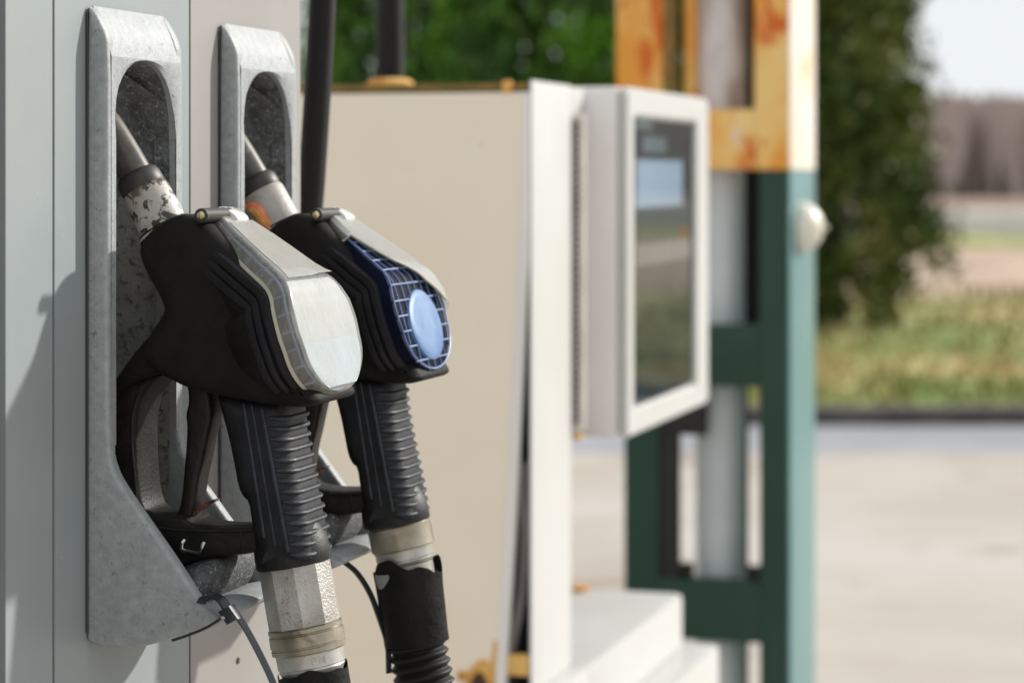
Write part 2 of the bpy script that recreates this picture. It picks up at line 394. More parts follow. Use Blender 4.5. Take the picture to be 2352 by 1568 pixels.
# ---- holster --------------------------------------------------------------
def holster(du, label, dz=0.0):
    a = U1 + du; b = a + HW_; d1 = U1
    base = W(a + HW_ / 2, N0, ZC - .23)
    root = bpy.data.objects.new('holster', None); col.objects.link(root); root.empty_display_size = .05
    root.parent = pump; root.location = base - wloc(pump); root['label'] = label
    def fn(u, n, z): return W(u + du, n, z + dz)
    side = [(200, 20), (206, 13), (225, 42), (240, 75), (247, 105), (247, 400), (247, 800), (249, 1035), (258, 1075), (275, 1110), (330, 1190), (390, 1275), (440, 1352), (460, 1385), (490, 1410), (506, 1418), (500, 1429), (470, 1440), (430, 1453), (397, 1465), (367, 1475), (320, 1486), (260, 1489), (215, 1483), (196, 1470), (191, 1440), (192, 1300), (193, 700), (196, 200)]
    def outline(back): # the whole side profile
        pl = [NZ(x, y, d1) for x, y in side]
        return [(max(n, N0 + .0003), z) for n, z in pl]
    pl = chaikin(outline(0), 1)
    T = .0085
    bm = bmesh.new(); extr(bm, pl, d1, d1 + T, .0022, 3, fn)
    build('side_plate', bm, 'zinc', root)
    bm = bmesh.new(); extr(bm, pl, d1 + HW_ - T, d1 + HW_, .0022, 3, fn)
    build('side_plate', bm, 'zinc', root)
    # face plate with the arch
    nf = NZ(247, 400, d1)[0]
    ztop = NZ(247, 100, d1)[1]; ztp = NZ(203, 14, d1)[1]
    arch_n = 16; ca = d1 + HW_ / 2; aw = HW_ / 2 - T - .0005
    zarc = UZ(340, 140, nf)[1] ; ah = .040
    zlow = NZ(247, 1035, d1)[1]
    bm = bmesh.new()
    us = [ca + aw * -math.cos(math.pi * k / arch_n) for k in range(arch_n + 1)]
    zs = [zarc - ah + ah * math.sin(math.pi * k / arch_n) ** .75 for k in range(arch_n + 1)]
    inner = [(us[k], zs[k]) for k in range(arch_n + 1)]
    # front skin: bevel on top then flat face down to the arch
    def col_(n): return None
    tk = .006
    e0, e1 = d1 + T - .0045, d1 + HW_ - T + .0045
    topu = [e0 + (e1 - e0) * k / arch_n for k in range(arch_n + 1)]
    rows = []
    rows.append([bm.verts.new(fn(u, N0 + .0004, ztp - .0005)) for u in topu])
    rows.append([bm.verts.new(fn(u, N0 + .002, ztp + .0003)) for u in topu])
    for kk in range(1, 6):
        t = kk / 6; rows.append([bm.verts.new(fn(u, N0 + .002 + (nf - N0 - .002) * math.sin(t * 1.2) / math.sin(1.2), ztp + (ztop - .004 - ztp) * t ** 1.15)) for u in topu])
    rows.append([bm.verts.new(fn(u, nf + .00025, ztop - .006)) for u in topu])
    nb_ = len(rows)
    outp = []
    for i in range(arch_n + 1):
        if i <= 4: outp.append((e0, zs[0] + (ztop - .006 - zs[0]) * i / 4))
        elif i >= arch_n - 4: outp.append((e1, zs[0] + (ztop - .006 - zs[0]) * (arch_n - i) / 4))
        else: outp.append((e0 + (e1 - e0) * (i - 4) / (arch_n - 8), ztop - .006))
    rows.append([bm.verts.new(fn(u, nf + .00025, z)) for u, z in outp])
    rows.append([bm.verts.new(fn(outp[i][0] * .3 + us[i] * .7, nf + .00025, outp[i][1] * .3 + zs[i] * .7)) for i in range(arch_n + 1)])
    rows.append([bm.verts.new(fn(us[i], nf + .00025 - .00145 * min(1, 3 * math.sin(math.pi * i / arch_n)), zs[i])) for i in range(arch_n + 1)])
    # arch reveal curving into the socket
    depth = .050
    for kk, (dn, sh) in enumerate(((.004, .0), (.010, .0015), (.022, .004), (.036, .009), (depth, .02))):
        rows.append([bm.verts.new(fn(ca + (us[i] - ca) * (1 - sh * 8), nf - dn, zs[i] - sh * .8 + sh * .1)) for i in range(arch_n + 1)])
    for ua_, ub_ in ((e0, us[0] + .0002), (e1, us[-1] - .0002)):
        q_ = [bm.verts.new(fn(u, nf + .00025, z)) for u, z in ((ua_, zs[0]), (ub_, zs[0]), (ub_, zlow + .002), (ua_, zlow + .002))]
        bm.faces.new(q_)
    for k_, (r0, r1) in enumerate(zip(rows, rows[1:])):
        if k_ == nb_ - 1: continue
        for i in range(arch_n):
            f = bm.faces.new((r0[i], r0[i + 1], r1[i + 1], r1[i])); f.material_index = 0 if k_ < nb_ + 3 else 1
    build('face_plate', bm, ['zinc', 'socket'], root, smooth=30)
    # socket: trough behind, back wall bulging
    bm = bmesh.new()
    def sect(z, dep, k):
        m = 14; out = []
        for i in range(m + 1):
            a_ = math.pi * i / m
            wv = mnoise.noise(Vector((i * .4, z * 30 + du * 10, 1))) * .0022
            out.append(fn(ca - (aw + .0003) * math.cos(a_) * (1 if i in (0, m) else .985), (nf - .004) - (dep + wv) * math.sin(a_) ** .55, z))
        return out
    zz = [zarc - ah * .55, zarc - ah, zarc - .07, zarc - .10, zarc - .13, zarc - .16, zarc - .19, zarc - .21, zlow - .015, zlow - .03, zlow - .06, zlow - .085]
    dd = [.030, .046, .050, .050, .048, .044, .040, .036, .032, .028, .022, .014]
    R_ = [[bm.verts.new(v) for v in sect(z, d, k)] for k, (z, d) in enumerate(zip(zz, dd))]
    for r0, r1 in zip(R_, R_[1:]):
        for i in range(14):
            f = bm.faces.new((r0[i], r0[i + 1], r1[i + 1], r1[i])); f.material_index = 0 if r0 in R_[:2] else 1
    tp = bm.verts.new(fn(ca, nf - .02, zarc - .002))
    for i in range(14): bm.faces.new((R_[0][i], R_[0][i + 1], tp))
    build('socket_liner', bm, ['socket', 'socket_grey'], root)
    # floor and lip of the boot
    fl = [(205, 1470), (205, 1380), (300, 1392), (380, 1400), (430, 1398), (470, 1392), (508, 1410), (508, 1420), (498, 1430), (470, 1441), (430, 1454), (397, 1465), (367, 1475), (320, 1486), (260, 1488)]
    pl = chaikin([NZ(x, y, d1) for x, y in fl], 2); pl = [(max(n, N0 + .0003), z) for n, z in pl]
    bm = bmesh.new(); extr(bm, pl, d1 + T - .002, d1 + HW_ - T + .002, .0015, 2, fn); build('floor_lip', bm, 'zinc', root)
    # rubber cup
    cup = [(325, 1400), (345, 1345), (385, 1326), (415, 1312), (445, 1300), (466, 1304), (474, 1326), (470, 1352), (460, 1378), (438, 1404)]
    pl = chaikin([NZ(x, y, d1 + T) for x, y in cup], 2)
    bm = bmesh.new(); extr(bm, pl, d1 + T + .0006, d1 + HW_ - T - .0006, .010, 5, fn); build('rubber_cup', bm, 'cup_rubber', root)
    # slot block behind the cable tie
    bm = bmesh.new(); extr(bm, chaikin([NZ(x, y, d1 + .03) for x, y in ((455, 1420), (455, 1376), (500, 1372), (506, 1400), (490, 1420))], 1), d1 + .022, d1 + .030, .001, 2, fn)
    build('tie_lug', bm, 'zinc', root)
    return root
holster(0, 'zinc holster boot nearer the viewer, under the intact nozzle cover')
holster(U2 - U1, 'zinc holster boot farther along the pump, under the broken nozzle cover', dz=.0012)
# thin black gap beside each holster where it meets the sheet
for k in (0, U2 - U1):
    bm = bmesh.new()
    pl = [(N0 + .0002, NZ(200, 20, U1)[1] - .002), (N0 + .0014, NZ(200, 20, U1)[1] - .002), (N0 + .0014, NZ(200, 1470, U1)[1] + .004), (N0 + .0002, NZ(200, 1470, U1)[1] + .004)]
    extr(bm, pl, U1 + k - .0006, U1 + k + .003, .0003, 1); build('holster_gasket', bm, 'dark_trim', pump)

# ================================================================== nozzles
UCM = U1 + HW_ / 2
class Spine:
    def __init__(s, pts, u, off):
        P = [Vector(NZ(x, y, u)) for x, y in pts]
        q = [Vector(NZ(x + off[0], y + off[1], u)) for x, y in pts]
        P = [Vector(p) for p in spl([(*p, 0) for p in P], 10)]; q = [Vector(p) for p in spl([(*p, 0) for p in q], 10)]
        s.P = P; s.H = [(b - a) for a, b in zip(P, q)]
        s.L = [0]
        for a, b in zip(P, P[1:]): s.L.append(s.L[-1] + (b - a).length)
    def at(s, f):
        d = f * s.L[-1]
        for i in range(len(s.L) - 1):
            if d <= s.L[i + 1] or i == len(s.L) - 2:
                t = (d - s.L[i]) / (s.L[i + 1] - s.L[i]); return s.P[i].lerp(s.P[i + 1], t), i, t
    def pos(s, f, h):                       # h in metres above the base line, along the local normal
        p, i, t = s.at(f)
        i0, i1 = max(i - 2, 0), min(i + 3, len(s.P) - 1)
        tg = (s.P[i1] - s.P[i0]).normalized(); nn = Vector((-tg.y, tg.x, 0))
        if nn.x < 0: nn = -nn
        hv = s.H[min(i, len(s.H) - 1)].normalized()
        nn = (nn * .6 + hv * .4).normalized()
        q = p + nn * h; return q.x, q.y
# base line = top line shifted down the wall
TOPL = [(530, 494), (596, 546), (662, 596), (724, 643), (741, 680), (752, 720), (775, 806), (797, 893)]
SP = Spine([(x - 43, y + 20) for x, y in TOPL], UCM, (43, -20))
WT = [(0, .0125), (.12, .0200), (.30, .0285), (.47, .0365), (.52, .0405), (.60, .0440), (.70, .0445), (.78, .0425), (.84, .0385), (.90, .0315), (.95, .0225), (.985, .0115), (1.0, .0)]
RW = [(0, .0285), (.12, .0300), (.30, .0340), (.47, .0390), (.52, .0425), (.60, .0455), (.70, .0460), (.78, .0440), (.84, .0400), (.90, .0335), (.95, .0245), (.985, .013), (1.0, .0)]
def FF(f): return interp([(0, 1), (.20, .92), (.35, .78), (.44, .67), (.468, .65), (.49, .69), (.51, .755), (.53, .82), (.56, .895), (.60, .955), (.66, .99), (.72, 1), (1, 1)], f)
def rounded(tab):
    w0 = interp(tab, .78); t = [q for q in tab if q[0] < .78]
    return t + [(.78 + .22 * math.sin(math.pi / 2 * k / 16), w0 * math.cos(math.pi / 2 * k / 16)) for k in range(17)]
WT, RW = rounded(WT), rounded(RW)
def pad_ring(tab, d, n=44):
    """closed outline in (f,u) running down the near side and back up the far side, shrunk by d metres"""
    L = SP.L[-1]; out = []
    f0 = d / L
    fs = [f0 + (1 - 2 * f0) * (1 - math.cos(math.pi / 2 * (k / n) ** 1)) if 0 else 0 for k in range(n)]
    fs = [f0 + (1 - 2 * f0) * (math.sin(math.pi / 2 * k / n)) for k in range(n + 1)]
    near = []
    for f in fs:
        ww = interp(tab, min(1, max(0, (f - f0) / (1 - 2 * f0)))) * (1 - d / .044)
        near.append((f, -max(ww, 0)))
    far = [(f, -u * FF(f)) for f, u in near[::-1]][1:]
    return near + far
def pad(bm, tab, layers, o, mi=None, close_bottom=True):
    """layers: (shrink, height) list from bottom to top; o: offset (du,dn,dz)"""
    rings = []
    for d, h in layers:
        rings.append([bm.verts.new(W(UCM + u + o[0], *(lambda q: (q[0] + o[1], q[1] + o[2]))(SP.pos(f, h)))) for f, u in pad_ring(tab, d)])
    n = len(rings[0])
    for k, (a, b) in enumerate(zip(rings, rings[1:])):
        for i in range(n):
            f = bm.faces.new((a[i], a[(i + 1) % n], b[(i + 1) % n], b[i])); f.material_index = (mi[k] if mi else 0)
    def cap(r, m_):
        h = (n + 1) // 2
        for i in range(h - 1):
            x = [r[i], r[i + 1], r[n - 2 - i] if n - 2 - i >= 0 else r[n - 1], r[n - 1 - i]]
            x2 = []
            for v in x:
                if v not in x2: x2.append(v)
            if len(x2) >= 3: f = bm.faces.new(x2); f.material_index = m_
    cap(rings[-1], mi[-1] if mi else 0)
    if close_bottom: cap(rings[0], 0)
    return rings

def nozzle(o, kind, root):
    du, dn, dz = o
    def fn(u, n, z): return W(u + du, n + dn, z + dz)
    uc = UCM
    # body casting
    B = [(331, 556), (350, 530), (378, 509), (405, 495), (432, 490), (470, 502), (520, 545), (575, 605), (618, 655), (632, 700), (655, 770), (690, 840), (735, 900), (745, 925), (700, 936), (640, 930), (580, 921), (500, 906), (432, 889), (400, 872), (352, 850), (330, 815), (350, 765), (386, 715), (378, 690), (345, 632), (330, 598), (326, 574)]
    pl = chaikin(zl(B, uc, -.022), 2)
    bm = bmesh.new(); extr(bm, pl, uc - .031, uc + .031, .0085, 6, fn)
    pad(bm, RW, [(.030, -.050), (.022, -.042), (.0135, -.031), (.007, -.022), (.0035, -.016), (.0030, -.012)], o)
    Fl = [(388, 712), (352, 754), (302, 808), (266, 860), (246, 890), (240, 930), (262, 906), (300, 880), (345, 863), (372, 859), (392, 863), (420, 884), (470, 860), (450, 760)]
    extr(bm, chaikin(zl(Fl, uc, -.022), 2), uc - .0225, uc + .0225, .006, 4, fn)
    body = build('body', bm, 'black_rubber', root)
    # neck boss where the collar screws in
    bm = bmesh.new()
    c0 = NZ(380, 527, uc); c1 = NZ(330, 432, uc)
    A0, A1 = fn(uc, *c0), fn(uc, *c1); ax = (A1 - A0).normalized()
    lathe(bm, A0 - ax * .022, A1, [(0, .0150), (.012, .0155), (.020, .0150), (.0235, .0140)], 28)
    build('neck', bm, 'black_rubber', root)
    # raised seams of the rubber boot under the cover
    bm = bmesh.new()
    pad(bm, RW, [(.003, -.0160), (.0018, -.0152), (.0012, -.0135), (.0014, -.0115), (.0024, -.0108)], o)
    build('boot_rim', bm, 'rim_rubber', root)
    bm = bmesh.new()
    pad(bm, RW, [(.0024, -.0108), (.0010, -.0101), (.0004, -.0085), (.0008, -.0067), (.0022, -.0060)], o)
    build('boot_rim', bm, 'rim_rubber', root)
    bm = bmesh.new()
    pad(bm, RW, [(.0030, -.0060), (.0012, -.0056), (.0003, -.0040), (.0006, -.0016), (.0026, -.0006)], o)
    build('boot_rim', bm, 'rim_rubber', root)
    # blue grid insert
    ins = build_insert(o, root)
    # cover
    if kind == 1:
        bm = bmesh.new()
        top_h = .0102
        rings = pad(bm, WT, [(.0, -.0004), (.0, .0015), (.0002, .0060), (.0010, .0088), (.0026, .0100), (.0045, .0103)], o, mi=[2, 0, 0, 1, 1, 1], close_bottom=False)
        cov = build('cover', bm, ['clear_plastic', 'clear_plastic_top', 'plastic_edge'], root)
        # printed pads under the clear skin, one on each facet
        def strip(name, f0, f1, mt, k=.86, h=.0094, yb=None):
            bm = bmesh.new(); prev = None; nf_ = 26
            for i in range(nf_ + 1):
                f = f0 + (f1 - f0) * i / nf_
                ww = max(interp(WT, f) * k - .002, .0004)
                row = []
                for j in range(9):
                    uu = -ww + (ww + ww * FF(f)) * j / 8
                    q = SP.pos(f, h); row.append(bm.verts.new(fn(uc + uu, q[0], q[1])))
                if prev:
                    for j in range(8): bm.faces.new((prev[j], prev[j + 1], row[j + 1], row[j]))
                prev = row
            return build(name, bm, mt, cov)
        strip('label_pad', .05, .485, 'label_white')
        strip('label_pad', .50, .755, 'label_white', k=.93)
        strip('label_pad', .7555, .965, 'label_blue', k=.93)
        # lifted triangular corner of the upper plate
        bm = bmesh.new()
        pts = [SP.pos(f, h) for f, h in ((.10, .0106), (.30, .0112), (.47, .0135), (.505, .0150))]
        prev = None
        for i, f in enumerate((.08, .20, .32, .42, .47, .492)):
            ww = interp(WT, f); q = SP.pos(f, .0107 + (.0016 if i > 3 else .0) * (i - 3) / 2)
            q2 = SP.pos(min(f + .0, 1), .0107)
            row = [bm.verts.new(fn(uc + uu, *(q if uu > 0 else q2))) for uu in (-ww * .82, -ww * .4, ww * .0, ww * .3 * FF(f), ww * .97 * FF(f))]
            if prev:
                for j in range(4): bm.faces.new((prev[j], prev[j + 1], row[j + 1], row[j]))
            prev = row
        r = bmesh.ops.solidify(bm, geom=bm.faces[:], thickness=.0008)
        build('cover_plate', bm, 'plate_plastic', root)
    else:
        bm = bmesh.new(); prev = None
        nf_ = 60
        def lowu(f):                         # torn edge
            return interp([(0, -1), (.19, -1), (.215, -.90), (.30, -.64), (.42, -.34), (.48, -.02), (.53, .26), (.56, .48), (.60, .68), (.66, .92), (.70, .985)], f)
        for i in range(nf_ + 1):
            f = .0 + .70 * i / nf_
            ww = interp(WT, f); lo_u = lowu(f); row = []
            for j in range(17):
                t = j / 16; uu = lo_u + (1 - lo_u) * t
                h = .0102
                edge = 1 - abs(uu)
                if edge < .10: h -= .0024 * (1 - edge / .10) ** 2
                q = SP.pos(f, h); row.append(bm.verts.new(fn(uc + uu * ww * (FF(f) ** (.5 + .5 * uu)), *q)))
            q = SP.pos(f, .0); row.append(bm.verts.new(fn(uc + ww * FF(f), *q)))
            if prev:
                for j in range(17): bm.faces.new((prev[j], prev[j + 1], row[j + 1], row[j]))
            prev = row
        bmesh.ops.solidify(bm, geom=bm.faces[:], thickness=.0010)
        cov = build('cover', bm, 'torn_plastic', root)
        bm = bmesh.new(); prev = None        # short piece of clear side wall left
        for i in range(9):
            f = .0 + .195 * i / 8; ww = interp(WT, f)
            row = [bm.verts.new(fn(uc - ww - .0002, *SP.pos(f, h))) for h in (0, .003, .006, .0088)]
            if prev:
                for j in range(3): bm.faces.new((prev[j], prev[j + 1], row[j + 1], row[j]))
            prev = row
        bmesh.ops.solidify(bm, geom=bm.faces[:], thickness=.0008)
        build('cover_wall', bm, 'clear_plastic', cov)
        bm = bmesh.new()
        e = [fn(uc - interp(WT, f) - .0005, *SP.pos(f, h)) for f, h in ((0, .0085), (0, .001), (.02, 0), (.19, 0), (.1985, .0086))]
        tube(bm, e, .0007, 6); 
        e = []
        for i in range(26):
            f = .1985 + .45 * i / 25; ww = interp(WT, f); e.append(fn(uc + lowu(f) * ww, *SP.pos(f, .0098 )))
        tube(bm, e, .0009, 6)
        build('broken_edge', bm, 'plastic_edge', cov)
    # tab and hinge pin
    bm = bmesh.new()
    tabp = chaikin([(506, 506), (498, 488), (506, 476), (520, 474), (545, 486), (560, 502), (552, 520)], 2)
    extr(bm, zl(tabp, uc, .002), uc - .004, uc + .012, .002, 2, fn); build('hinge_tab', bm, 'plate_plastic', root)
    bm = bmesh.new(); c = NZ(461, 495, uc - .033)
    P0 = fn(uc - .033, *c); P1 = fn(uc + .004, *c)
    tt = (P1 - P0)
    prof = [(0, .0030), (.0006, .0036)]
    for k in range(9): prof += [(.003 + k * .0032, .0037), (.0042 + k * .0032, .0033)]
    prof += [(.034, .0036)]
    lathe(bm, P0, P1, prof, 20); pin = build('hinge_pin', bm, 'spout_ring', root)
    bm = bmesh.new(); lathe(bm, P0 - tt.normalized() * .0016, P1, [(0, .0006), (.0004, .0016), (.0012, .0022), (.0022, .0024)], 16); build('pin_end', bm, 'brass', pin)
    # collar and spout
    bm = bmesh.new()
    Lc = (A1 - A0).length
    lathe(bm, A0, A1, [(-.004, .0132), (-.001, .0138), (.001, .0136), (.0025, .0126), (.0040, .0128), (Lc - .003, .0124), (Lc - .001, .0118), (Lc, .0108)], 40)
    build('collar', bm, 'collar_dirty' if kind == 1 else 'collar_clean', root)
    bm = bmesh.new(); lathe(bm, A0 + ax * .0005, A1, [(-.0035, .0142), (-.0025, .0147), (-.0005, .0146), (.0005, .0139)], 40); build('collar_ring', bm, 'white_metal', root)
    bm = bmesh.new(); lathe(bm, A1, A1 + ax, [(-.001, .0112), (.0005, .0118), (.005, .0116), (.0075, .0108), (.0085, .0098)], 36); build('spout_seal', bm, 'spout_ring', root)
    bm = bmesh.new()
    s0 = NZ(322, 418, uc); s1 = NZ(283, 350, uc); s2 = NZ(244, 290, uc); s3 = NZ(205, 246, uc); s4 = NZ(170, 222, uc)
    tube(bm, spl([fn(uc, *q) for q in (s0, s1, s2, s3, s4)], 6), .0086, 24); build('spout', bm, 'spout', root)
    bm = bmesh.new()
    tube(bm, [fn(uc - .006, *NZ(x, y, uc)) for x, y in ((232, 330), (262, 372), (282, 408))], .0012, 8); build('sensor_tube', bm, 'spout', root)
    # grip
    Gp = [(488, 893, -.016), (505, 955, -.016), (520, 1010, -.016), (532, 1070, -.016), (541, 1120, -.016), (553, 1145, -.016), (565, 1153, -.016), (572, 1200, -.016), (581, 1255, -.016), (591, 1306, -.016), (630, 1300, -.01), (700, 1289, .0), (757, 1275, .011),
          (752, 1240, .011), (746, 1200, .011), (736, 1150, .011), (722, 1085, .011), (711, 1030, .011), (703, 980, .011), (703, 940, .011), (690, 900, .011)]
    pl = chaikin(zl(Gp, uc), 1)
    bm = bmesh.new(); extr(bm, pl, uc - .0205, uc + .0205, .0105, 6, fn)
    g0_, g1_ = NZ(674, 1284, uc), NZ(716, 1524, uc); lathe(bm, fn(uc, *g0_), fn(uc, *g1_), [(-.018, .0150), (-.010, .0185), (-.004, .0192), (.0015, .0193), (.0026, .0186)], 40)
    grip = build('grip', bm, 'grip_rubber', root)
    RE = [(702, 925), (703, 960), (705, 990), (711, 1030), (716, 1055), (722, 1085), (729, 1118), (736, 1150), (746, 1200), (752, 1240), (757, 1275)]
    REn = [NZ(x, y, uc + .011) for x, y in RE]
    def edge_at(z):
        for (n1, z1), (n2, z2) in zip(REn, REn[1:]):
            if z1 >= z >= z2: return n1 + (n2 - n1) * (z1 - z) / (z1 - z2), (n2 - n1) / (z2 - z1)
        return REn[-1][0], 0
    zt_, zb_ = NZ(703, 955, uc)[1], NZ(755, 1264, uc)[1]
    nr = 14
    for k in range(nr):
        z = zt_ + (zb_ - zt_) * k / (nr - 1)
        nR, sl = edge_at(z); tilt = .14
        r = .0105; hw = .0207; pts = []
        xs = []
        for j in range(1, 7):
            a = j / 6 * math.pi / 2; xs.append((-r + r * math.sin(a), -hw + r - r * math.cos(a)))
        for j in range(7):
            a = j / 6 * math.pi / 2; xs.append((-r + r * math.cos(a), hw - r + r * math.sin(a)))
        xs.append((-.018, hw))
        for dn_, uu in xs: pts.append(fn(uc + uu, nR + dn_ - .0003, z + dn_ * tilt * -1.0 * .6))
        bm = bmesh.new(); tube(bm, pts, [.0006, .0016] + [.0019] * (len(pts) - 4) + [.0016, .0006], 10, flat=(Vector((0, 0, 1)), .72)); build('finger_rib', bm, 'rib_rubber', grip)
    for (x0, y0, x1, y1, rr) in ((559, 925, 607, 1235, .0009), (578, 930, 632, 1252, .0007), (600, 936, 662, 1268, .0013)):
        q0 = NZ(x0, y0, uc - .0205); q1 = NZ(x1, y1, uc - .0205)
        bm = bmesh.new(); tube(bm, [fn(uc - .0205, q0[0] + (q1[0] - q0[0]) * t, q0[1] + (q1[1] - q0[1]) * t) for t in (0, .02, .5, .98, 1)], [rr * .4, rr, rr, rr, rr * .4], 8); build('grip_rib', bm, 'rib_rubber', grip)
    # trigger guard
    G1 = [(246, 888), (300, 874), (345, 862), (378, 858), (352, 880), (331, 905), (320, 940), (316, 975), (316, 1040), (320, 1100), (325, 1140), (338, 1176), (380, 1182), (428, 1184), (442, 1200), (470, 1208), (520, 1213), (575, 1211), (595, 1208), (598, 1262), (575, 1271), (520, 1276), (470, 1285), (430, 1296), (400, 1310), (380, 1318), (340, 1290), (300, 1220), (262, 1120), (246, 1030), (244, 940)]
    pl = chaikin(zl(G1, uc, -.012), 1)
    bm = bmesh.new(); extr(bm, pl, uc - .0145, uc + .0145, .003, 3, fn); gd = build('trigger_guard', bm, 'guard', root)
    bm = bmesh.new()
    for pts, rr in (([(318, 905), (305, 950), (303, 1010), (308, 1080), (316, 1150), (330, 1185)], .0008), ([(338, 1205), (400, 1216), (470, 1219), (540, 1219), (590, 1215)], .0006), ([(552, 1218), (554, 1240), (559, 1266)], .0006)):
        tube(bm, spl([fn(uc - .0146, *NZ(x, y, uc - .0145)) for x, y in pts], 5), rr, 6)
    build('guard_bead', bm, 'grip_rubber', gd)
    bm = bmesh.new()
    hk = [(426, 1238), (421, 1246), (420, 1256), (423, 1262), (438, 1265), (458, 1267), (463, 1262), (467, 1252), (470, 1244)]
    tube(bm, spl([fn(uc - .0152 - (.0008 if 0 < i < 8 else 0), *NZ(x, y, uc - .0145)) for i, (x, y) in enumerate(hk)], 4), .0010, 8)
    build('hook', bm, 'chrome', gd)
    # trigger lever
    Tp = [(426, 880), (431, 900), (432, 925), (427, 942), (425, 955), (428, 975), (427, 1010), (423, 1060), (418, 1120), (411, 1168), (400, 1190), (425, 1205), (436, 1200), (442, 1185), (448, 1160), (452, 1130), (458, 1090), (466, 1060), (474, 1020), (482, 985), (487, 962), (489, 946), (486, 925), (482, 905), (480, 885)]
    pl = chaikin(zl(Tp, uc, -.007), 1)
    bm = bmesh.new(); extr(bm, pl, uc - .008, uc + .008, .003, 3, fn); tg = build('trigger', bm, 'trigger', root)
    Lp = [(436, 1200), (441, 1180), (446, 1168), (462, 1161), (470, 1160), (468, 1153), (493, 1146), (494, 1151), (478, 1158), (477, 1163), (462, 1170), (452, 1178), (446, 1195), (441, 1206)]
    bm = bmesh.new(); extr(bm, zl(chaikin(Lp, 1), uc, -.003), uc - .004, uc + .004, .0008, 2, fn); build('latch', bm, 'latch_red', root)

def build_insert(o, root):
    """moulded blue insert with raised lattice and an oval boss"""
    du, dn, dz = o
    def pt(f, u, h):
        q = SP.pos(f, h); return W(UCM + u + du, q[0] + dn, q[1] + dz)
    bm = bmesh.new()
    pad(bm, WT, [(.0020, -.001), (.0018, .0045), (.0024, .0052), (.004, .0054)], o)
    ins = build('insert', bm, 'navy', root)
    bm = bmesh.new(); t = .00055
    L = SP.L[-1]
    def bar(pts, tt=t):
        tube(bm, pts, tt, 6)
    # rim
    rg = [pt(f, u, .0064) for f, u in pad_ring(WT, .0026)]
    tube(bm, rg + [rg[0]], .0007, 6, caps=False)
    n = 13
    for k in range(1, n):
        f = k / n; ww = interp(WT, f) - .0028
        if ww <= .002: continue
        bar([pt(f, -ww + (ww + ww * FF(f)) * j / 6, .0062) for j in range(7)], .00065)
        for s in ((-1, 1) if du == 0 else ()): bar([pt(f, s * (ww + .0006), .0062), pt(f, s * (ww + .0012), .0030), pt(f, s * (ww + .0012), .0)], .0007)
    for uu in (-.0330, -.0220, -.0110, .0, .0110, .0220, .0330):
        seg = []
        for k in range(61):
            f = k / 60
            if -interp(WT, f) + .003 < uu < interp(WT, f) * FF(f) - .003: seg.append(pt(f, uu, .0062))
        if len(seg) > 3: bar(seg, .00042)
    build('lattice', bm, 'grid_blue', ins)
    bm = bmesh.new()
    fc, fw, uw = .755, .172, .0245
    rings = []
    for k, (s, h) in enumerate(((1.06, .0050), (1.04, .0072), (1.0, .0078), (.85, .0082), (.5, .0084))):
        rings.append([bm.verts.new(pt(fc + fw * s * math.cos(a), uw * s * math.sin(a), h)) for a in [2 * math.pi * j / 36 for j in range(36)]])
    for a, b in zip(rings, rings[1:]):
        for j in range(36): bm.faces.new((a[j], a[(j + 1) % 36], b[(j + 1) % 36], b[j]))
    bm.faces.new(rings[-1])
    build('oval_boss', bm, 'boss_blue', ins)
    return ins

O1 = (0, 0, 0); O2 = (.165, -.0023, -.0022)
nz1 = empty('fuel_nozzle', W(UCM, N0 + .03, ZC - .2), 'black fuel nozzle with a complete cloudy white cover, in the nearer holster', 'fuel nozzle', 'fuel nozzles hung in the holsters')
nz2 = empty('fuel_nozzle', W(UCM + .165, N0 + .03, ZC - .2), 'black fuel nozzle with broken cover showing a blue lattice, in the farther holster', 'fuel nozzle', 'fuel nozzles hung in the holsters')
nozzle(O1, 1, nz1); nozzle(O2, 2, nz2)

# ---- swivel and hose of nozzle 1
def ax3(pts, u): return [W(u, *NZ(x, y, u)) for x, y in pts]
S0, S1 = ax3([(674, 1284), (716, 1524)], UCM)
aa = (S1 - S0).normalized(); Ls = (S1 - S0).length
bm = bmesh.new(); lathe(bm, S0, S1, [(-.004, .0172), (.0015, .0184), (.0020, .0187), (.0325, .0187), (.0335, .0178)], 10, rot=.25); sw = build('swivel', bm, 'nickel', nz1, smooth=12)
bm = bmesh.new(); lathe(bm, S0, S1, [(.0330, .0181), (.0334, .0188), (.0352, .0188), (.0357, .0182), (.0362, .0182), (.0366, .0189), (.0420, .0190), (.0424, .0184), (.0430, .0184), (.0434, .0189), (.0455, .0188), (.0462, .0178)], 48); build('swivel_ring', bm, 'nickel_gold', sw)
bm = bmesh.new(); lathe(bm, S0, S1, [(.0455, .0172), (.0530, .0171), (.0534, .0166), (.0540, .0166), (.0544, .0168), (.0560, .0160), (.06, .0150)], 48); build('swivel_neck', bm, 'silver', sw)
def torn_sleeve(name, P0, P1, ln, rad, jag, root, seed, flare=.0):
    ax = (P1 - P0).normalized(); x = ax.cross(Vector((0, 1, 0))).normalized(); y = ax.cross(x)
    bm = bmesh.new(); seg = 64; rings = []
    for k in range(14):
        ring = []
        for j in range(seg):
            a = 2 * math.pi * j / seg; t0 = jag(a)
            t = t0 + (ln - t0) * k / 13
            q = 1 - k / 13
            rr = rad * (1 + flare * q ** 3 + .018 * mnoise.noise(Vector((math.cos(a) * 2, math.sin(a) * 2, t * 60 + seed))))
            ring.append(bm.verts.new(P0 + ax * t + (x * math.cos(a) + y * math.sin(a)) * rr))
        rings.append(ring)
    for a, b in zip(rings, rings[1:]):
        for j in range(seg): bm.faces.new((a[j], a[(j + 1) % seg], b[(j + 1) % seg], b[j]))
    bmesh.ops.solidify(bm, geom=bm.faces[:], thickness=.0012)
    return build(name, bm, 'sleeve', root)
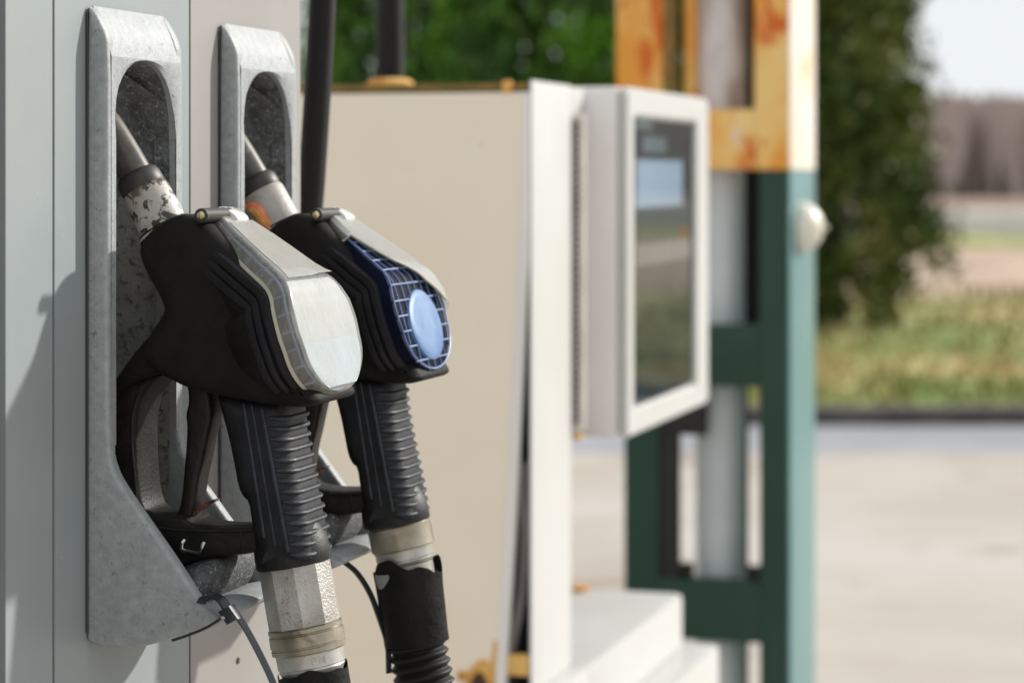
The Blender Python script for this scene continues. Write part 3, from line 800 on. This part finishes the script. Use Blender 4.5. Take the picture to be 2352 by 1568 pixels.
Q0 = S0 + aa * .0555
torn_sleeve('hose_sleeve', Q0, Q0 + aa, .05, .0178, lambda a: .0012 * math.sin(a * 3) + .0008 * math.sin(a * 7) + (.012 if abs(a - 3.4) < .12 else 0), nz1, 1)
# hose continues down and back to the pump
e0 = S0 + aa * .095
lowp = [S0 + aa * .05, e0, e0 + Vector((.012, 0, -.10)), e0 + Vector((.03, .01, -.28)), e0 + Vector((.02, .03, -.45)), W(UCM + .02, N0 + .06, .25), W(UCM + .02, N0 - .02, .22)]
bm = bmesh.new(); tube(bm, spl(lowp, 10), .0125, 20); build('hose', bm, 'hose_black', nz1)
# lettering stamped on the neck
def lettering(txt, loc, right, up, size, m, parent, depth=.0002):
    cu = bpy.data.curves.new('t', 'FONT'); cu.body = txt; cu.size = size; cu.extrude = depth; cu.align_x = 'CENTER'
    ob = bpy.data.objects.new('t', cu); col.objects.link(ob)
    dg = bpy.context.evaluated_depsgraph_get(); me = bpy.data.meshes.new_from_object(ob.evaluated_get(dg))
    bpy.data.objects.remove(ob)
    right = right.normalized(); nrm = right.cross(up).normalized(); up = nrm.cross(right)
    M = Matrix((( right.x, up.x, nrm.x, 0), (right.y, up.y, nrm.y, 0), (right.z, up.z, nrm.z, 0), (0, 0, 0, 1)))
    me.transform(M); 
    me.materials.append(MATS[m]); o = bpy.data.objects.new('lettering', me); col.objects.link(o)
    o.parent = parent; o.location = Vector(loc) - wloc(parent); return o
vx = (Vector((.35, -1, 0)) - aa * Vector((.35, -1, 0)).dot(aa)).normalized()
lettering('P N', S0 + aa * .0515 + vx * .01715, (-aa).cross(vx), -aa, .0048, 'nickel', sw)

# ---- swivel, torn sleeve and ribbed hose of nozzle 2
U2c = UCM + .165
T0, T1 = ax3([(914, 1196), (936, 1300)], U2c)
ab = (T1 - T0).normalized()
bm = bmesh.new(); lathe(bm, T0, T1, [(-.003, .0165), (.0020, .0176), (.0026, .0182), (.0150, .0182), (.0156, .0172), (.0162, .0172)], 48); sw2 = build('swivel', bm, 'nickel_gold', nz2)
bm = bmesh.new(); lathe(bm, T0, T1, [(.0160, .0168), (.0212, .0167), (.0216, .0160), (.0222, .0160), (.0226, .0163), (.0240, .0156), (.0250, .0148), (.045, .0146)], 48); build('swivel_neck', bm, 'silver', sw2)
def jag2(a):
    v = .0045 * math.sin(a * 2 + .6) + .002 * math.sin(a * 5) + .0006 * math.sin(a * 9 + 1) + .0012 * mnoise.noise(Vector((math.cos(a) * 4, math.sin(a) * 4, 2)))
    return v + (.009 if 4.2 < a < 4.9 else 0) + .002
V0 = T0 + ab * .0235; V1 = ax3([(948, 1400)], U2c)[0]
torn_sleeve('hose_sleeve', V0, V1, .046, .0186, jag2, nz2, 5, flare=.06)
av = (V1 - V0).normalized(); xr = av.cross(Vector((0, 1, 0))).normalized(); yr = av.cross(xr)
for (a0, a1, t0, t1) in ((2.1, 2.75, .004, .012), (4.1, 4.9, .002, .011)):
    bm = bmesh.new(); prev = None
    for k in range(7):
        a = a0 + (a1 - a0) * k / 6; s = math.sin(math.pi * k / 6)
        row = [bm.verts.new(V0 + av * (t0 + (t1 - t0) * tt * (.3 + .7 * s)) + (xr * math.cos(a) + yr * math.sin(a)) * (.0196 + .0012 * s)) for tt in (0, .5, 1)]
        if prev:
            for j in range(2): bm.faces.new((prev[j], prev[j + 1], row[j + 1], row[j]))
        prev = row
    bmesh.ops.solidify(bm, geom=bm.faces[:], thickness=.0005)
    build('foil_flap', bm, 'white_metal', nz2)
pth = spl([T0 + ab * .03] + ax3([(948, 1420), (960, 1490), (976, 1570), (1000, 1680), (1010, 1900)], U2c) + [W(U2c + .01, N0 + .09, .5), W(U2c, N0 + .02, .25), W(U2c, N0 - .02, .22)], 40)
bm = bmesh.new(); rr = []; acc = 0
for i, q in enumerate(pth):
    if i: acc += (q - pth[i - 1]).length
    rr.append(.0150 + .0020 * (abs(math.cos(acc / .0056 * math.pi)) ** .7))
# resample evenly
P2 = [pth[0]]; R2 = []; step = .0008; d = 0; last = pth[0]
out = []; tot = 0
for a, b in zip(pth, pth[1:]):
    l = (b - a).length; n = max(1, int(l / step))
    for k in range(n):
        out.append((a.lerp(b, k / n), tot + l * k / n))
    tot += l
out = [x for x in out if x[1] < .16]
tube(bm, [p for p, t in out], [.0148 + .0024 * (.5 + .5 * math.cos(2 * math.pi * t / .0058)) ** .8 for p, t in out], 28)
build('ribbed_hose', bm, 'hose_black', nz2)
bm = bmesh.new(); k0 = [p for i, p in enumerate(pth)]
acc = 0; rest = []
for a, b in zip(pth, pth[1:]):
    acc += (b - a).length
    if acc > .155: rest.append(b)
tube(bm, rest, .0150, 20); build('hose', bm, 'hose_black', nz2)
# frayed orange tape beside the second nozzle's collar
bm = bmesh.new()
tp = ax3([(563, 478), (580, 476), (598, 492), (610, 512), (622, 528), (640, 526)], U2c - .012)
tube(bm, spl(tp, 5), [.0018 + .0022 * math.sin(min(1, i / 22) * 3.0) for i in range(26)], 10)
tag(build('tape_scrap', bm, 'tape_orange', None, loc=tp[0]), 'frayed orange and yellow tape scrap stuck beside the second nozzle collar', 'tape')

# ---- cable ties
def strap(bm, pts, wd=.0026, th=.0007, side=None):
    P = spl(pts, 8); side = side or W(1, 0, 0).normalized(); rings = []
    for i, p in enumerate(P):
        t = (P[min(i + 1, len(P) - 1)] - P[max(i - 1, 0)]).normalized()
        s = (side - t * side.dot(t)).normalized(); nn = t.cross(s)
        rings.append([bm.verts.new(p + s * a * wd + nn * b * th) for a, b in ((-1, -1), (1, -1), (1, 1), (-1, 1))])
    for a, b in zip(rings, rings[1:]):
        for k in range(4): bm.faces.new((a[k], a[(k + 1) % 4], b[(k + 1) % 4], b[k]))
    bm.faces.new(rings[0][::-1]); bm.faces.new(rings[-1])
ut = U1 - .001
ct = empty('cable_tie', W(ut, *NZ(525, 1405, ut)), 'black cable tie threaded through the nearer holster lip, long tail hanging', 'cable tie', 'cable ties on the holsters')
bm = bmesh.new()
strap(bm, ax3([(462, 1385), (470, 1372), (490, 1368), (508, 1376), (522, 1396)], ut), side=W(1, .5, 0).normalized())
strap(bm, ax3([(398, 1469), (440, 1455), (480, 1438), (512, 1418)], ut - .012), wd=.0018, side=W(1, .2, 0).normalized())
build('loop', bm, 'tie', ct)
bm = bmesh.new(); extr(bm, zl([(506, 1402), (532, 1388), (553, 1418), (527, 1432)], ut, 0), ut - .0035, ut + .0035, .0006, 2); build('head', bm, 'tie', ct)
bm = bmesh.new(); strap(bm, ax3([(524, 1396), (550, 1420), (572, 1455), (596, 1500), (620, 1550), (640, 1600)], ut), wd=.0015, side=W(1, .9, 0).normalized()); build('tail', bm, 'tie', ct)
ut2 = U2 + .035
ct2 = empty('cable_tie', W(ut2, *NZ(780, 1290, ut2)), 'black cable tie on the farther holster, its tail lying against the ribbed hose', 'cable tie', 'cable ties on the holsters')
bm = bmesh.new(); strap(bm, ax3([(745, 1300), (752, 1282), (768, 1280), (785, 1288)], ut2)); build('loop', bm, 'tie', ct2)
bm = bmesh.new(); extr(bm, zl([(764, 1282), (790, 1280), (796, 1292), (768, 1298)], ut2, 0), ut2 - .0035, ut2 + .0035, .0006, 2); build('head', bm, 'tie', ct2)
bm = bmesh.new(); strap(bm, ax3([(788, 1288), (820, 1315), (850, 1362), (872, 1420), (890, 1480), (893, 1545)], ut2), wd=.0015, side=W(1, .9, 0).normalized()); build('tail', bm, 'tie', ct2)

# ---- hose hanging beside the grey pump
uh = 1.47
hp = ax3([(745, -260), (743, -100), (741, 0), (735, 120), (727, 250), (717, 400), (708, 520), (700, 700), (690, 900), (660, 1200)], uh)
bm = bmesh.new(); tube(bm, spl(hp + [hp[-1] + Vector((-.02, .03, -.4)), Vector((hp[-1].x - .05, hp[-1].y + .04, .02))], 8), .0088, 20)
tag(build('supply_hose', bm, 'hose_black', None, loc=(hp[-1].x - .05, hp[-1].y + .04, 0)), 'thick black hose hanging from above between the grey pump and the cream pump', 'hose')

# ================================================================== cream pump
NC = NZ(1222, 700, 2.2127)[0]
ua0 = 2.2127; ua1 = UZ(1312, 700, NC)[0]; ua1t = UZ(1342, 300, NC)[0]
zt = NZ(1221, 184, ua0)[1]
cp = empty('fuel_pump', W(ua0 + .1, NC - .2, 0), 'cream fuel pump with loose side panel, rusty top and a white display box', 'fuel pump', 'fuel pumps in a row')
# loose side panel: skewed sheet
zs0 = NZ(1215, 212, ua0)[1]; zb = .05
nL = NC - .42
def leanN(z, add=0):
    y = HY + (ZC - z) / (ua0 / (0.0 + CS)) * F
    return NZ(interp([(100, 1207), (235, 1204), (560, 1193), (827, 1181), (1200, 1163), (1488, 1145), (3000, 1060)], y) + add, y, ua0)[0]
def sheet(bm, edge0, edge1, u0, u1, zlist):
    rings = []
    for z in zlist:
        rings.append([bm.verts.new(W(u, n, z)) for u, n in ((u0, edge0(z)), (u0, edge1(z)), (u1, edge1(z)), (u1, edge0(z)))])
    for a, b in zip(rings, rings[1:]):
        for k in range(4): bm.faces.new((a[k], a[(k + 1) % 4], b[(k + 1) % 4], b[k]))
    bm.faces.new(rings[0][::-1]); bm.faces.new(rings[-1])
zl_ = [zs0 - (zs0 - zb) * k / 24 for k in range(25)]
bm = bmesh.new(); sheet(bm, lambda z: nL, leanN, ua0 - .004, ua0 - .001, zl_); sp_ = build('side_panel', bm, 'cream', cp, smooth=0)
def leanW(z): return leanN(z, 23)
bm = bmesh.new(); sheet(bm, lambda z: leanN(z) + .0002, lambda z: min(leanW(z), NC - .003), ua0 - .005, ua0 + .004, zl_); build('panel_edge', bm, 'box_paint', cp, smooth=0)
# rust burst at the panel foot
bm = bmesh.new()
def blob(bm, cx, cy, rx, ry, u, seed, th=.0005, seg=40):
    pts = []
    for k in range(seg):
        a = 2 * math.pi * k / seg; q = 1 + .28 * mnoise.noise(Vector((math.cos(a) * 1.5 + seed, math.sin(a) * 1.5, seed)))
        pts.append(NZ(cx + rx * q * math.cos(a), cy + ry * q * math.sin(a), u))
    extr(bm, pts, u - th, u, th * .3, 1)
for q in ((1105, 1568, 38, 50, 3), (1140, 1530, 12, 60, 9), (1062, 1550, 14, 12, 12)): blob(bm, *q[:4], ua0 - .0042, q[4])
build('rust_patch', bm, 'rust_yellow', sp_)
bm = bmesh.new(); blob(bm, 1100, 1578, 22, 32, ua0 - .0048, 5); build('rust_hole', bm, 'rust_hole', sp_)
# body shell, interior, top
bm = bmesh.new(); box(bm, ua0 + .012, ua1 - .004, nL + .002, NC - .020, .02, zt - .010, 0); build('inner_body', bm, 'interior_black', cp, smooth=0)
bm = bmesh.new(); box(bm, ua0, ua1, NC - .0025, NC, .02, zt, .0008)
build('front_column', bm, 'white_paint', cp)
bm = bmesh.new(); box(bm, ua1 - .003, ua1t, NC - .012, NC - .0006, NZ(1318, 275, ua1)[1], zt - .0012, .001); build('upper_cheek', bm, 'white_paint', cp)
bm = bmesh.new(); box(bm, ua0 - .002, ua1t - .004, nL, NC - .0030, zt - .0095, zt - .003, .001); build('top_sheet', bm, 'rust_line', cp)
bm = bmesh.new(); p_ = NZ(1168, 200, ua0); box(bm, ua0 - .006, ua0, p_[0] - .005, p_[0] + .004, p_[1] - .006, p_[1] + .006, .001); build('corner_bracket', bm, 'rust_yellow', cp)
# vent pipe with flange
uv = ua0 + .07
pv = NZ(896, 190, uv)
bm = bmesh.new(); tube(bm, [W(uv, pv[0], zt - .004), W(uv, pv[0], zt + .6)], .0143, 28); build('vent_pipe', bm, 'hose_black', cp)
bm = bmesh.new(); lathe(bm, W(uv, pv[0], zt - .004), W(uv, pv[0], zt + 1), [(0, .022), (.001, .0235), (.006, .0235), (.009, .019), (.010, .0155)], 28); build('pipe_flange', bm, 'rust_yellow', cp)
# grey cable in the gap
ug = ua0 + .006
bm = bmesh.new(); tube(bm, spl(ax3([(1205, 1060), (1203, 1120), (1206, 1200), (1204, 1290), (1196, 1380), (1180, 1460), (1168, 1510), (1160, 1560)], ug), 6), .0048, 14); build('cable', bm, 'grey_cable', cp)
bm = bmesh.new(); c0_ = NZ(1158, 1500, ua0 + .002); c1_ = NZ(1216, 1552, ua0 + .002); box(bm, ua0 - .0005, ua0 + .010, c0_[0], c1_[0], c1_[1], c0_[1], .002); build('terminal_block', bm, 'rust_yellow', cp)
# perforated strip
us0 = ua1 + .010
a0_, a1_ = NZ(1300, 262, us0), NZ(1343, 985, us0)
bm = bmesh.new(); box(bm, us0, us0 + .003, a0_[0], a1_[0], a1_[1], a0_[1], 0); gs = build('perforated_strip', bm, 'gasket', cp, smooth=0)
bm = bmesh.new()
y = 285
while y < 975:
    c = NZ(1325, y, us0); P0_ = W(us0 - .0012, *c); tube(bm, [P0_, W(us0 - .0002, *c)], .0029, 8); y += 17
build('holes', bm, 'hole_black', gs)
bm = bmesh.new(); c = NZ(1326, 1000, us0); box(bm, us0 - .001, us0 + .006, c[0] - .004, c[0] + .004, c[1] - .005, c[1] + .002, .001); build('strip_foot', bm, 'rust_yellow', gs)
# display box
ud0 = 2.42
dn0 = NZ(1338, 600, ud0)[0]; dn1 = NZ(1441, 600, ud0)[0]
zt0 = NZ(1441, 199, ud0)[1]; zb0 = NZ(1441, 1007, ud0)[1]
ud1 = UZ(1628, 600, dn1)[0]
bm = bmesh.new(); box(bm, ud0, ud1, NC - .16, dn1 - .010, zb0, zt0, .006)
db = build('display_box', bm, 'box_paint', cp)
bm = bmesh.new()                            # bezel frame with an opening
fw_ = .028
g0, g1 = UZ(1457, 600, dn1)[0], UZ(1600, 600, dn1)[0]
gz1 = UZ(1457, 268, dn1)[1]; gz0 = UZ(1470, 932, dn1)[1]
def frame(bm, u0, u1, z0, z1, a0, a1, b0, b1, n0, n1):
    O = [(u0, z0), (u1, z0), (u1, z1), (u0, z1)]; I = [(a0, b0), (a1, b0), (a1, b1), (a0, b1)]
    vo = [[bm.verts.new(W(u, n, z)) for u, z in O] for n in (n0, n1)]; vi = [[bm.verts.new(W(u, n, z)) for u, z in I] for n in (n0, n1)]
    for k in range(4):
        l = (k + 1) % 4
        bm.faces.new((vo[1][k], vo[1][l], vi[1][l], vi[1][k])); bm.faces.new((vo[0][l], vo[0][k], vi[0][k], vi[0][l]))
        bm.faces.new((vo[0][k], vo[0][l], vo[1][l], vo[1][k])); bm.faces.new((vi[0][l], vi[0][k], vi[1][k], vi[1][l]))
    es = [e for e in bm.edges]
    bmesh.ops.bevel(bm, geom=es, offset=.003, segments=3, affect='EDGES')
frame(bm, ud0, ud1, zb0, zt0, g0, g1, gz0, gz1, dn1 - .0098, dn1)
build('bezel', bm, 'white_paint', db)
bm = bmesh.new(); box(bm, g0 + .001, g1 - .001, dn1 - .0095, dn1 - .0088, gz0 + .001, gz1 - .001, 0); bd = build('back_board', bm, 'screen_dark', db, smooth=0)
def onb(px, py): return UZ(px, py, dn1 - .008)
def plate(name, px0, py0, px1, py1, m, par, nn=.0085, h=.0006, bev=.0):
    (a, z1), (b, z0) = onb(px0, py0), onb(px1, py1)
    bm = bmesh.new(); box(bm, a, b, dn1 - nn, dn1 - nn + h, z0, z1, bev); return build(name, bm, m, par)
plate('screen', 1461, 366, 1568, 472, 'screen_blue', bd, bev=.0002)
plate('sticker', 1476, 312, 1530, 352, 'screen_mark', bd)
plate('sticker', 1458, 270, 1500, 300, 'screen_mark', bd)
plate('button', 1560, 520, 1582, 545, 'screen_red', bd)
plate('painted_reflection', 1461, 562, 1586, 592, 'reflection_pale', bd)  # barrier's reflection in the glass, put in as a pale plate
bm = bmesh.new(); bm.faces.new([bm.verts.new(W(u, dn1 - .0045, z)) for u, z in ((g0, gz0), (g0, gz1), (g1, gz1), (g1, gz0))][::-1]); build('glass_pane', bm, 'pane_glass', db, smooth=0)
# white stepped lower housing
n1s, z1s = NZ(1570, 1360, 2.80)
bm = bmesh.new(); box(bm, ua1 + .004, 2.80, NZ(1285, 1370, 2.8)[0], n1s, .02, z1s, .008); build('lower_housing', bm, 'white_paint', cp)
bm = bmesh.new(); box(bm, ua0 + .012, ua1 + .0035, NC + .0005, n1s - .0005, .02, z1s - .0005, .004); build('front_apron', bm, 'white_paint', cp)
n1, z1 = NZ(1650, 1480, 2.80)
bm = bmesh.new(); box(bm, ua0 + .02, 2.81, n1s + .0005, n1, .02, z1, .008); build('lower_step', bm, 'white_paint', cp)
bm = bmesh.new(); c = W(2.775, NZ(1332, 1360, 2.775)[0], z1s); tube(bm, [c, c + Vector((0, 0, .006))], .010, 12); build('rusty_stud', bm, 'rust_yellow', cp)
# pump island under both pumps
bm = bmesh.new(); box(bm, -.6, 4.6, N0 - .75, N0 + .35, -.05, .12 - .0, .01)
# (island is low and out of frame; kept below the pumps)
tag(build('kerb_island', bm, 'concrete', None), kind='structure')

# ================================================================== steel frame
uf = 3.373
nfl = NZ(1415, 700, uf)[0]; nfr = NZ(1816, 700, uf)[0]
def zf(y): return NZ(1600, y, uf)[1]
fb = W(uf + .1, (nfl + nfr) / 2, 0)
sf = empty('steel_frame', fb, 'tall steel frame painted dark green below and rusted orange above', 'steel frame')
zsplit = zf(390)
def nn_(px): return NZ(px, 700, uf)[0]
ZTOP = 2.6
def stile(name, p0, p1, z0, z1, m, dep=.10, u0=0.0):
    bm = bmesh.new(); box(bm, uf + u0, uf + u0 + dep, nn_(p0), nn_(p1), z0, z1, .002); return build(name, bm, m, sf)
stile('left_stile', 1434, 1512, .0, zsplit - .001, 'green_paint', .03)
stile('left_stile', 1415, 1522, zsplit, ZTOP, 'rust_orange', .03)
stile('left_flange', 1522.5, 1545, zsplit, ZTOP, 'rust_line', .028, .002)
stile('left_flange', 1560, 1586, zsplit, ZTOP, 'rust_orange', .02, .03)
stile('right_stile', 1745, 1811, .0, zsplit - .001, 'green_paint', .03)
stile('right_stile', 1732, 1811, zsplit, ZTOP, 'rust_orange', .03)
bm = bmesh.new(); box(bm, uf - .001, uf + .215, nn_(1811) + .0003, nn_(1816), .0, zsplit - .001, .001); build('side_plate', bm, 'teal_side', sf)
bm = bmesh.new(); box(bm, uf - .001, uf + .215, nn_(1811) + .0003, nn_(1816), zsplit, ZTOP, .001); build('side_plate', bm, 'bleached', sf)
stile('inner_channel', 1512.5, 1556, zf(1330) + .0003, zf(1000), 'interior_black', .02, .004)
for p0, p1 in ((1556.5, 1588), (1712, 1744.5)): stile('gusset', p0, p1, zf(1330) + .0003, zf(1296), 'interior_black', .01, .012)
stile('inner_channel', 1512.5, 1620, zf(1000), zf(885), 'interior_black', .02, .004)
stile('crossbar', 1512.5, 1744.5, zf(885), zf(745), 'green_paint', .028)
stile('crossbar', 1512.5, 1744.5, zf(1470), zf(1330), 'green_paint', .028)
stile('crossbar', 1522.8, 1731.5, zsplit + .0003, zf(252), 'rust_orange', .028)
stile('crossbar', 1522.8, 1731.5, zf(-560), zf(-420), 'rust_orange', .028)
stile('crossbar', 1512.5, 1744.5, .05, .14, 'green_paint', .028)
up = uf + .075
def pc(px): return NZ(px, 700, up)[0]
vp = empty('standpipe', W(up, pc(1654), 0), 'thick vertical pipe inside the steel frame, weathered brown above and pale grey below', 'pipe')
bm = bmesh.new(); tube(bm, [W(up, pc(1654), 0), W(up, pc(1654), zf(300))], .0355, 32); build('lower_pipe', bm, 'pipe_grey', vp)
bm = bmesh.new(); tube(bm, [W(up, pc(1654), zf(300) + .0005), W(up, pc(1654), ZTOP)], [.0385, .0385], 32); build('upper_pipe', bm, 'pipe_bark', vp)
# rear angle iron seen between pipe and right stile
bm = bmesh.new(); box(bm, uf + .12, uf + .125, NZ(1708, 700, uf + .12)[0], NZ(1718, 700, uf + .12)[0], 0, zf(880), 0); build('rear_angle', bm, 'green_paint', sf)
bm = bmesh.new(); box(bm, uf + .12, uf + .125, NZ(1700, 700, uf + .12)[0], NZ(1744, 700, uf + .12)[0], zf(880), ZTOP, 0); build('rear_panel', bm, 'interior_black', sf)
# pale cap fixed to the side plate
qc = W(uf + .07, *NZ(1858, 522, uf + .07))
wc = empty('wall_lamp', qc, 'small round cream lamp fixed to the side of the green steel frame', 'lamp')
bm = bmesh.new()
d_ = W(0, 1, 0)
lathe(bm, W(uf + .07, nn_(1816) + .0003, qc.z), W(uf + .07, nn_(1816) + 1, qc.z), [(0, .034), (.002, .036), (.010, .036), (.022, .030), (.032, .016), (.035, .004)], 28)
build('dome', bm, 'white_cap', wc)
bm = bmesh.new(); lathe(bm, W(uf + .07, nn_(1816) + .0353, qc.z), W(uf + .07, nn_(1816) + 1, qc.z), [(0, .004), (.006, .0035)], 12); build('knob', bm, 'white_cap', wc)

# ================================================================== ground
def gplane(name, x0, x1, y0, y1, z, m, nx=1, ny=1, fz=None, kind='structure'):
    bm = bmesh.new(); G = [[bm.verts.new((x0 + (x1 - x0) * i / nx, y0 + (y1 - y0) * j / ny, z + (fz(x0 + (x1 - x0) * i / nx, y0 + (y1 - y0) * j / ny) if fz else 0))) for i in range(nx + 1)] for j in range(ny + 1)]
    for j in range(ny):
        for i in range(nx): bm.faces.new((G[j][i], G[j][i + 1], G[j + 1][i + 1], G[j + 1][i]))
    return tag(build(name, bm, m), kind=kind)
gplane('ground', -1500, 1500, -300, 2000, -.06, 'scrub')
gplane('forecourt', -60, 60, -25, 10.9, 0, 'concrete')
gplane('asphalt_strip', -60, 60, 10.9, 12.25, -.012, 'asphalt')
bm = bmesh.new(); box(bm, 12.25, 12.45, -60, 60, -.05, .075, .02, fn=lambda u, n, z: Vector((n, u, z))); tag(build('kerb', bm, 'kerb'), kind='structure')
def bumps(x, y): return .22 * mnoise.noise(Vector((x * .12, y * .10, 3))) + .05 * mnoise.noise(Vector((x * .7, y * .5, 8)))
def hgt(x, y): return bumps(x, y) * min(1, (y - 12.45) / 4)
gplane('grass_verge', -80, 110, 12.45, 22, .06, 'turf', 95, 20, hgt)
gplane('dry_slope', -80, 110, 22, 40, .06, 'dry_turf', 95, 22, hgt)
gplane('far_verge', -80, 110, 40, 52, .06, 'turf', 95, 14, hgt)
# tufts so the verge is not a flat sheet
bm = bmesh.new()
for _ in range(9000):
    y = 12.5 + 11 * random.random() ** 1.2; x = (random.random() * .62 - .12) * y * 1.0
    z = .06 + bumps(x, y) * min(1, (y - 12.45) / 4)
    h = .03 + .07 * random.random(); a = random.random() * 6.28; wv = .012 + .02 * random.random()
    dx, dy = math.cos(a), math.sin(a); lx, ly = (random.random() - .5) * .1, (random.random() - .5) * .1
    v = [bm.verts.new((x - dx * wv, y - dy * wv, z - .01)), bm.verts.new((x + dx * wv, y + dy * wv, z - .01)), bm.verts.new((x + lx, y + ly, z + h))]
    bm.faces.new(v)
tag(build('grass', bm, 'grass_blade', smooth=0), 'rough short grass with dry patches on the verge', 'grass', kind='stuff')
# low pale barrier along the far road
bm = bmesh.new(); box(bm, 52.5, 52.9, -60, 160, -.1, ZC - (87 / 6044 * 52.7) + .02, .05, fn=lambda u, n, z: Vector((n, u, z)))
o = build('concrete_barrier', bm, 'barrier', None, loc=(50, 52.7, -.1)); tag(o, 'long low pale concrete barrier beyond the grass verge', 'barrier')

# ================================================================== trees
def tree(name, base, height, rad, n, m, label, seed, prof, lean=0.0, leaf=.05, skirt=.1):
    rnd = random.Random(seed)
    root = empty(name, base, label, 'tree', 'evergreen trees beyond the forecourt')
    B = Vector(base)
    bm = bmesh.new()
    tube(bm, [B + Vector((lean * t, 0, height * .93 * t)) for t in (0, .3, .6, 1)], [.09, .07, .045, .012], 10)
    for k in range(16):
        t = .1 + .8 * k / 16; a = k * 2.4; r = rad * prof(t) * .8
        p = B + Vector((lean * t, 0, height * t)); tube(bm, [p, p + Vector((math.cos(a) * r * .5, math.sin(a) * r * .5, .12)), p + Vector((math.cos(a) * r, math.sin(a) * r, .3))], [.022, .014, .005], 6)
    build('trunk', bm, 'bark', root)
    bm = bmesh.new()
    clumps = []
    for _ in range(n // 60):
        t = skirt + (1 - skirt) * rnd.random() ** .9; a = rnd.random() * 6.283
        rr = rad * prof(t) * (.40 + .65 * rnd.random() ** .5) * (1 + .32 * mnoise.noise(Vector((math.cos(a) * 1.3 + seed, math.sin(a) * 1.3, t * 5 + seed))))
        clumps.append((Vector((lean * t + math.cos(a) * rr, math.sin(a) * rr, t * height)), .09 + .12 * rnd.random()))
    for c, cr in clumps:
        for _ in range(60):
            d = Vector((rnd.gauss(0, 1), rnd.gauss(0, 1), rnd.gauss(0, 1.25))) * cr * .55
            p = B + c + d
            ax_ = Vector((rnd.gauss(0, 1), rnd.gauss(0, 1), rnd.gauss(.6, 1))).normalized(); s = ax_.cross(Vector((rnd.random(), rnd.random(), rnd.random() + .1))).normalized()
            l = leaf * (.6 + .8 * rnd.random())
            v = [bm.verts.new(p - ax_ * l), bm.verts.new(p + s * l * .4), bm.verts.new(p + ax_ * l), bm.verts.new(p - s * l * .4)]
            bm.faces.new(v)
    build('crown', bm, m, root, smooth=0)
def gz(x, y): return .06 + bumps(x, y) * min(1, (y - 12.45) / 4) - .02
def at_(px, y): x = (px - CX) / F * y; return (x, y, gz(x, y))
pf = lambda t: min(1, 1.15 - .15 * t) * (.75 + .35 * min(1, t * 3)) if t < .8 else max(.12, (1 - t) * 5 * .93)
tree('conifer', at_(930, 17.2), 4.2, .62, 26000, 'leaf_green', 'dense dark green conifer behind the vent pipe of the cream pump', 3, pf)
tree('conifer', at_(1250, 16.6), 4.4, .72, 30000, 'leaf_green', 'broad bright green conifer between the vent pipe and the rusty frame', 5, pf)
tree('conifer', at_(1590, 17.6), 4.4, .68, 22000, 'leaf_green', 'dark green conifer showing through the rusty steel frame', 8, pf)
pfr = lambda t: interp([(0, .36), (.07, .64), (.125, .88), (.23, .76), (.32, .62), (.40, .92), (.46, .66), (.58, .50), (.8, .34), (1, .08)], t)
tree('conifer', at_(1915, 17.9), 4.4, .86, 26000, 'leaf_olive', 'olive brown juniper with ragged outline right of the green steel frame', 13, pfr, leaf=.055, skirt=.02)
# bare winter wood on the rise, one mass
bm = bmesh.new(); rnd = random.Random(4)
for _ in range(26000):
    y = 150 + 60 * rnd.random(); x = (-1.0 + 2.3 * rnd.random()) * y
    ridge = (ZC + .0332 * y) * (1 + .22 * mnoise.noise(Vector((x * .045, 1, 2))) + .10 * mnoise.noise(Vector((x * .16, 4, 2)))) * (.74 + .26 * rnd.random())
    a = rnd.random() * 1.6 - 1.3; wd = .3 + .9 * rnd.random()
    z0 = -.06; zz_ = [z0, z0 + ridge * .45, z0 + ridge * .8, z0 + ridge]
    pr = None
    for z, q in zip(zz_, (.25, .9, 1, .05)):
        row = (bm.verts.new((x - math.cos(a) * wd * q, y - math.sin(a) * wd * q, z)), bm.verts.new((x + math.cos(a) * wd * q, y + math.sin(a) * wd * q, z)))
        if pr: bm.faces.new((pr[0], pr[1], row[1], row[0]))
        pr = row
tag(build('bare_wood', bm, 'wood_far', smooth=0), 'brown leafless wood along the horizon', 'wood', kind='stuff')
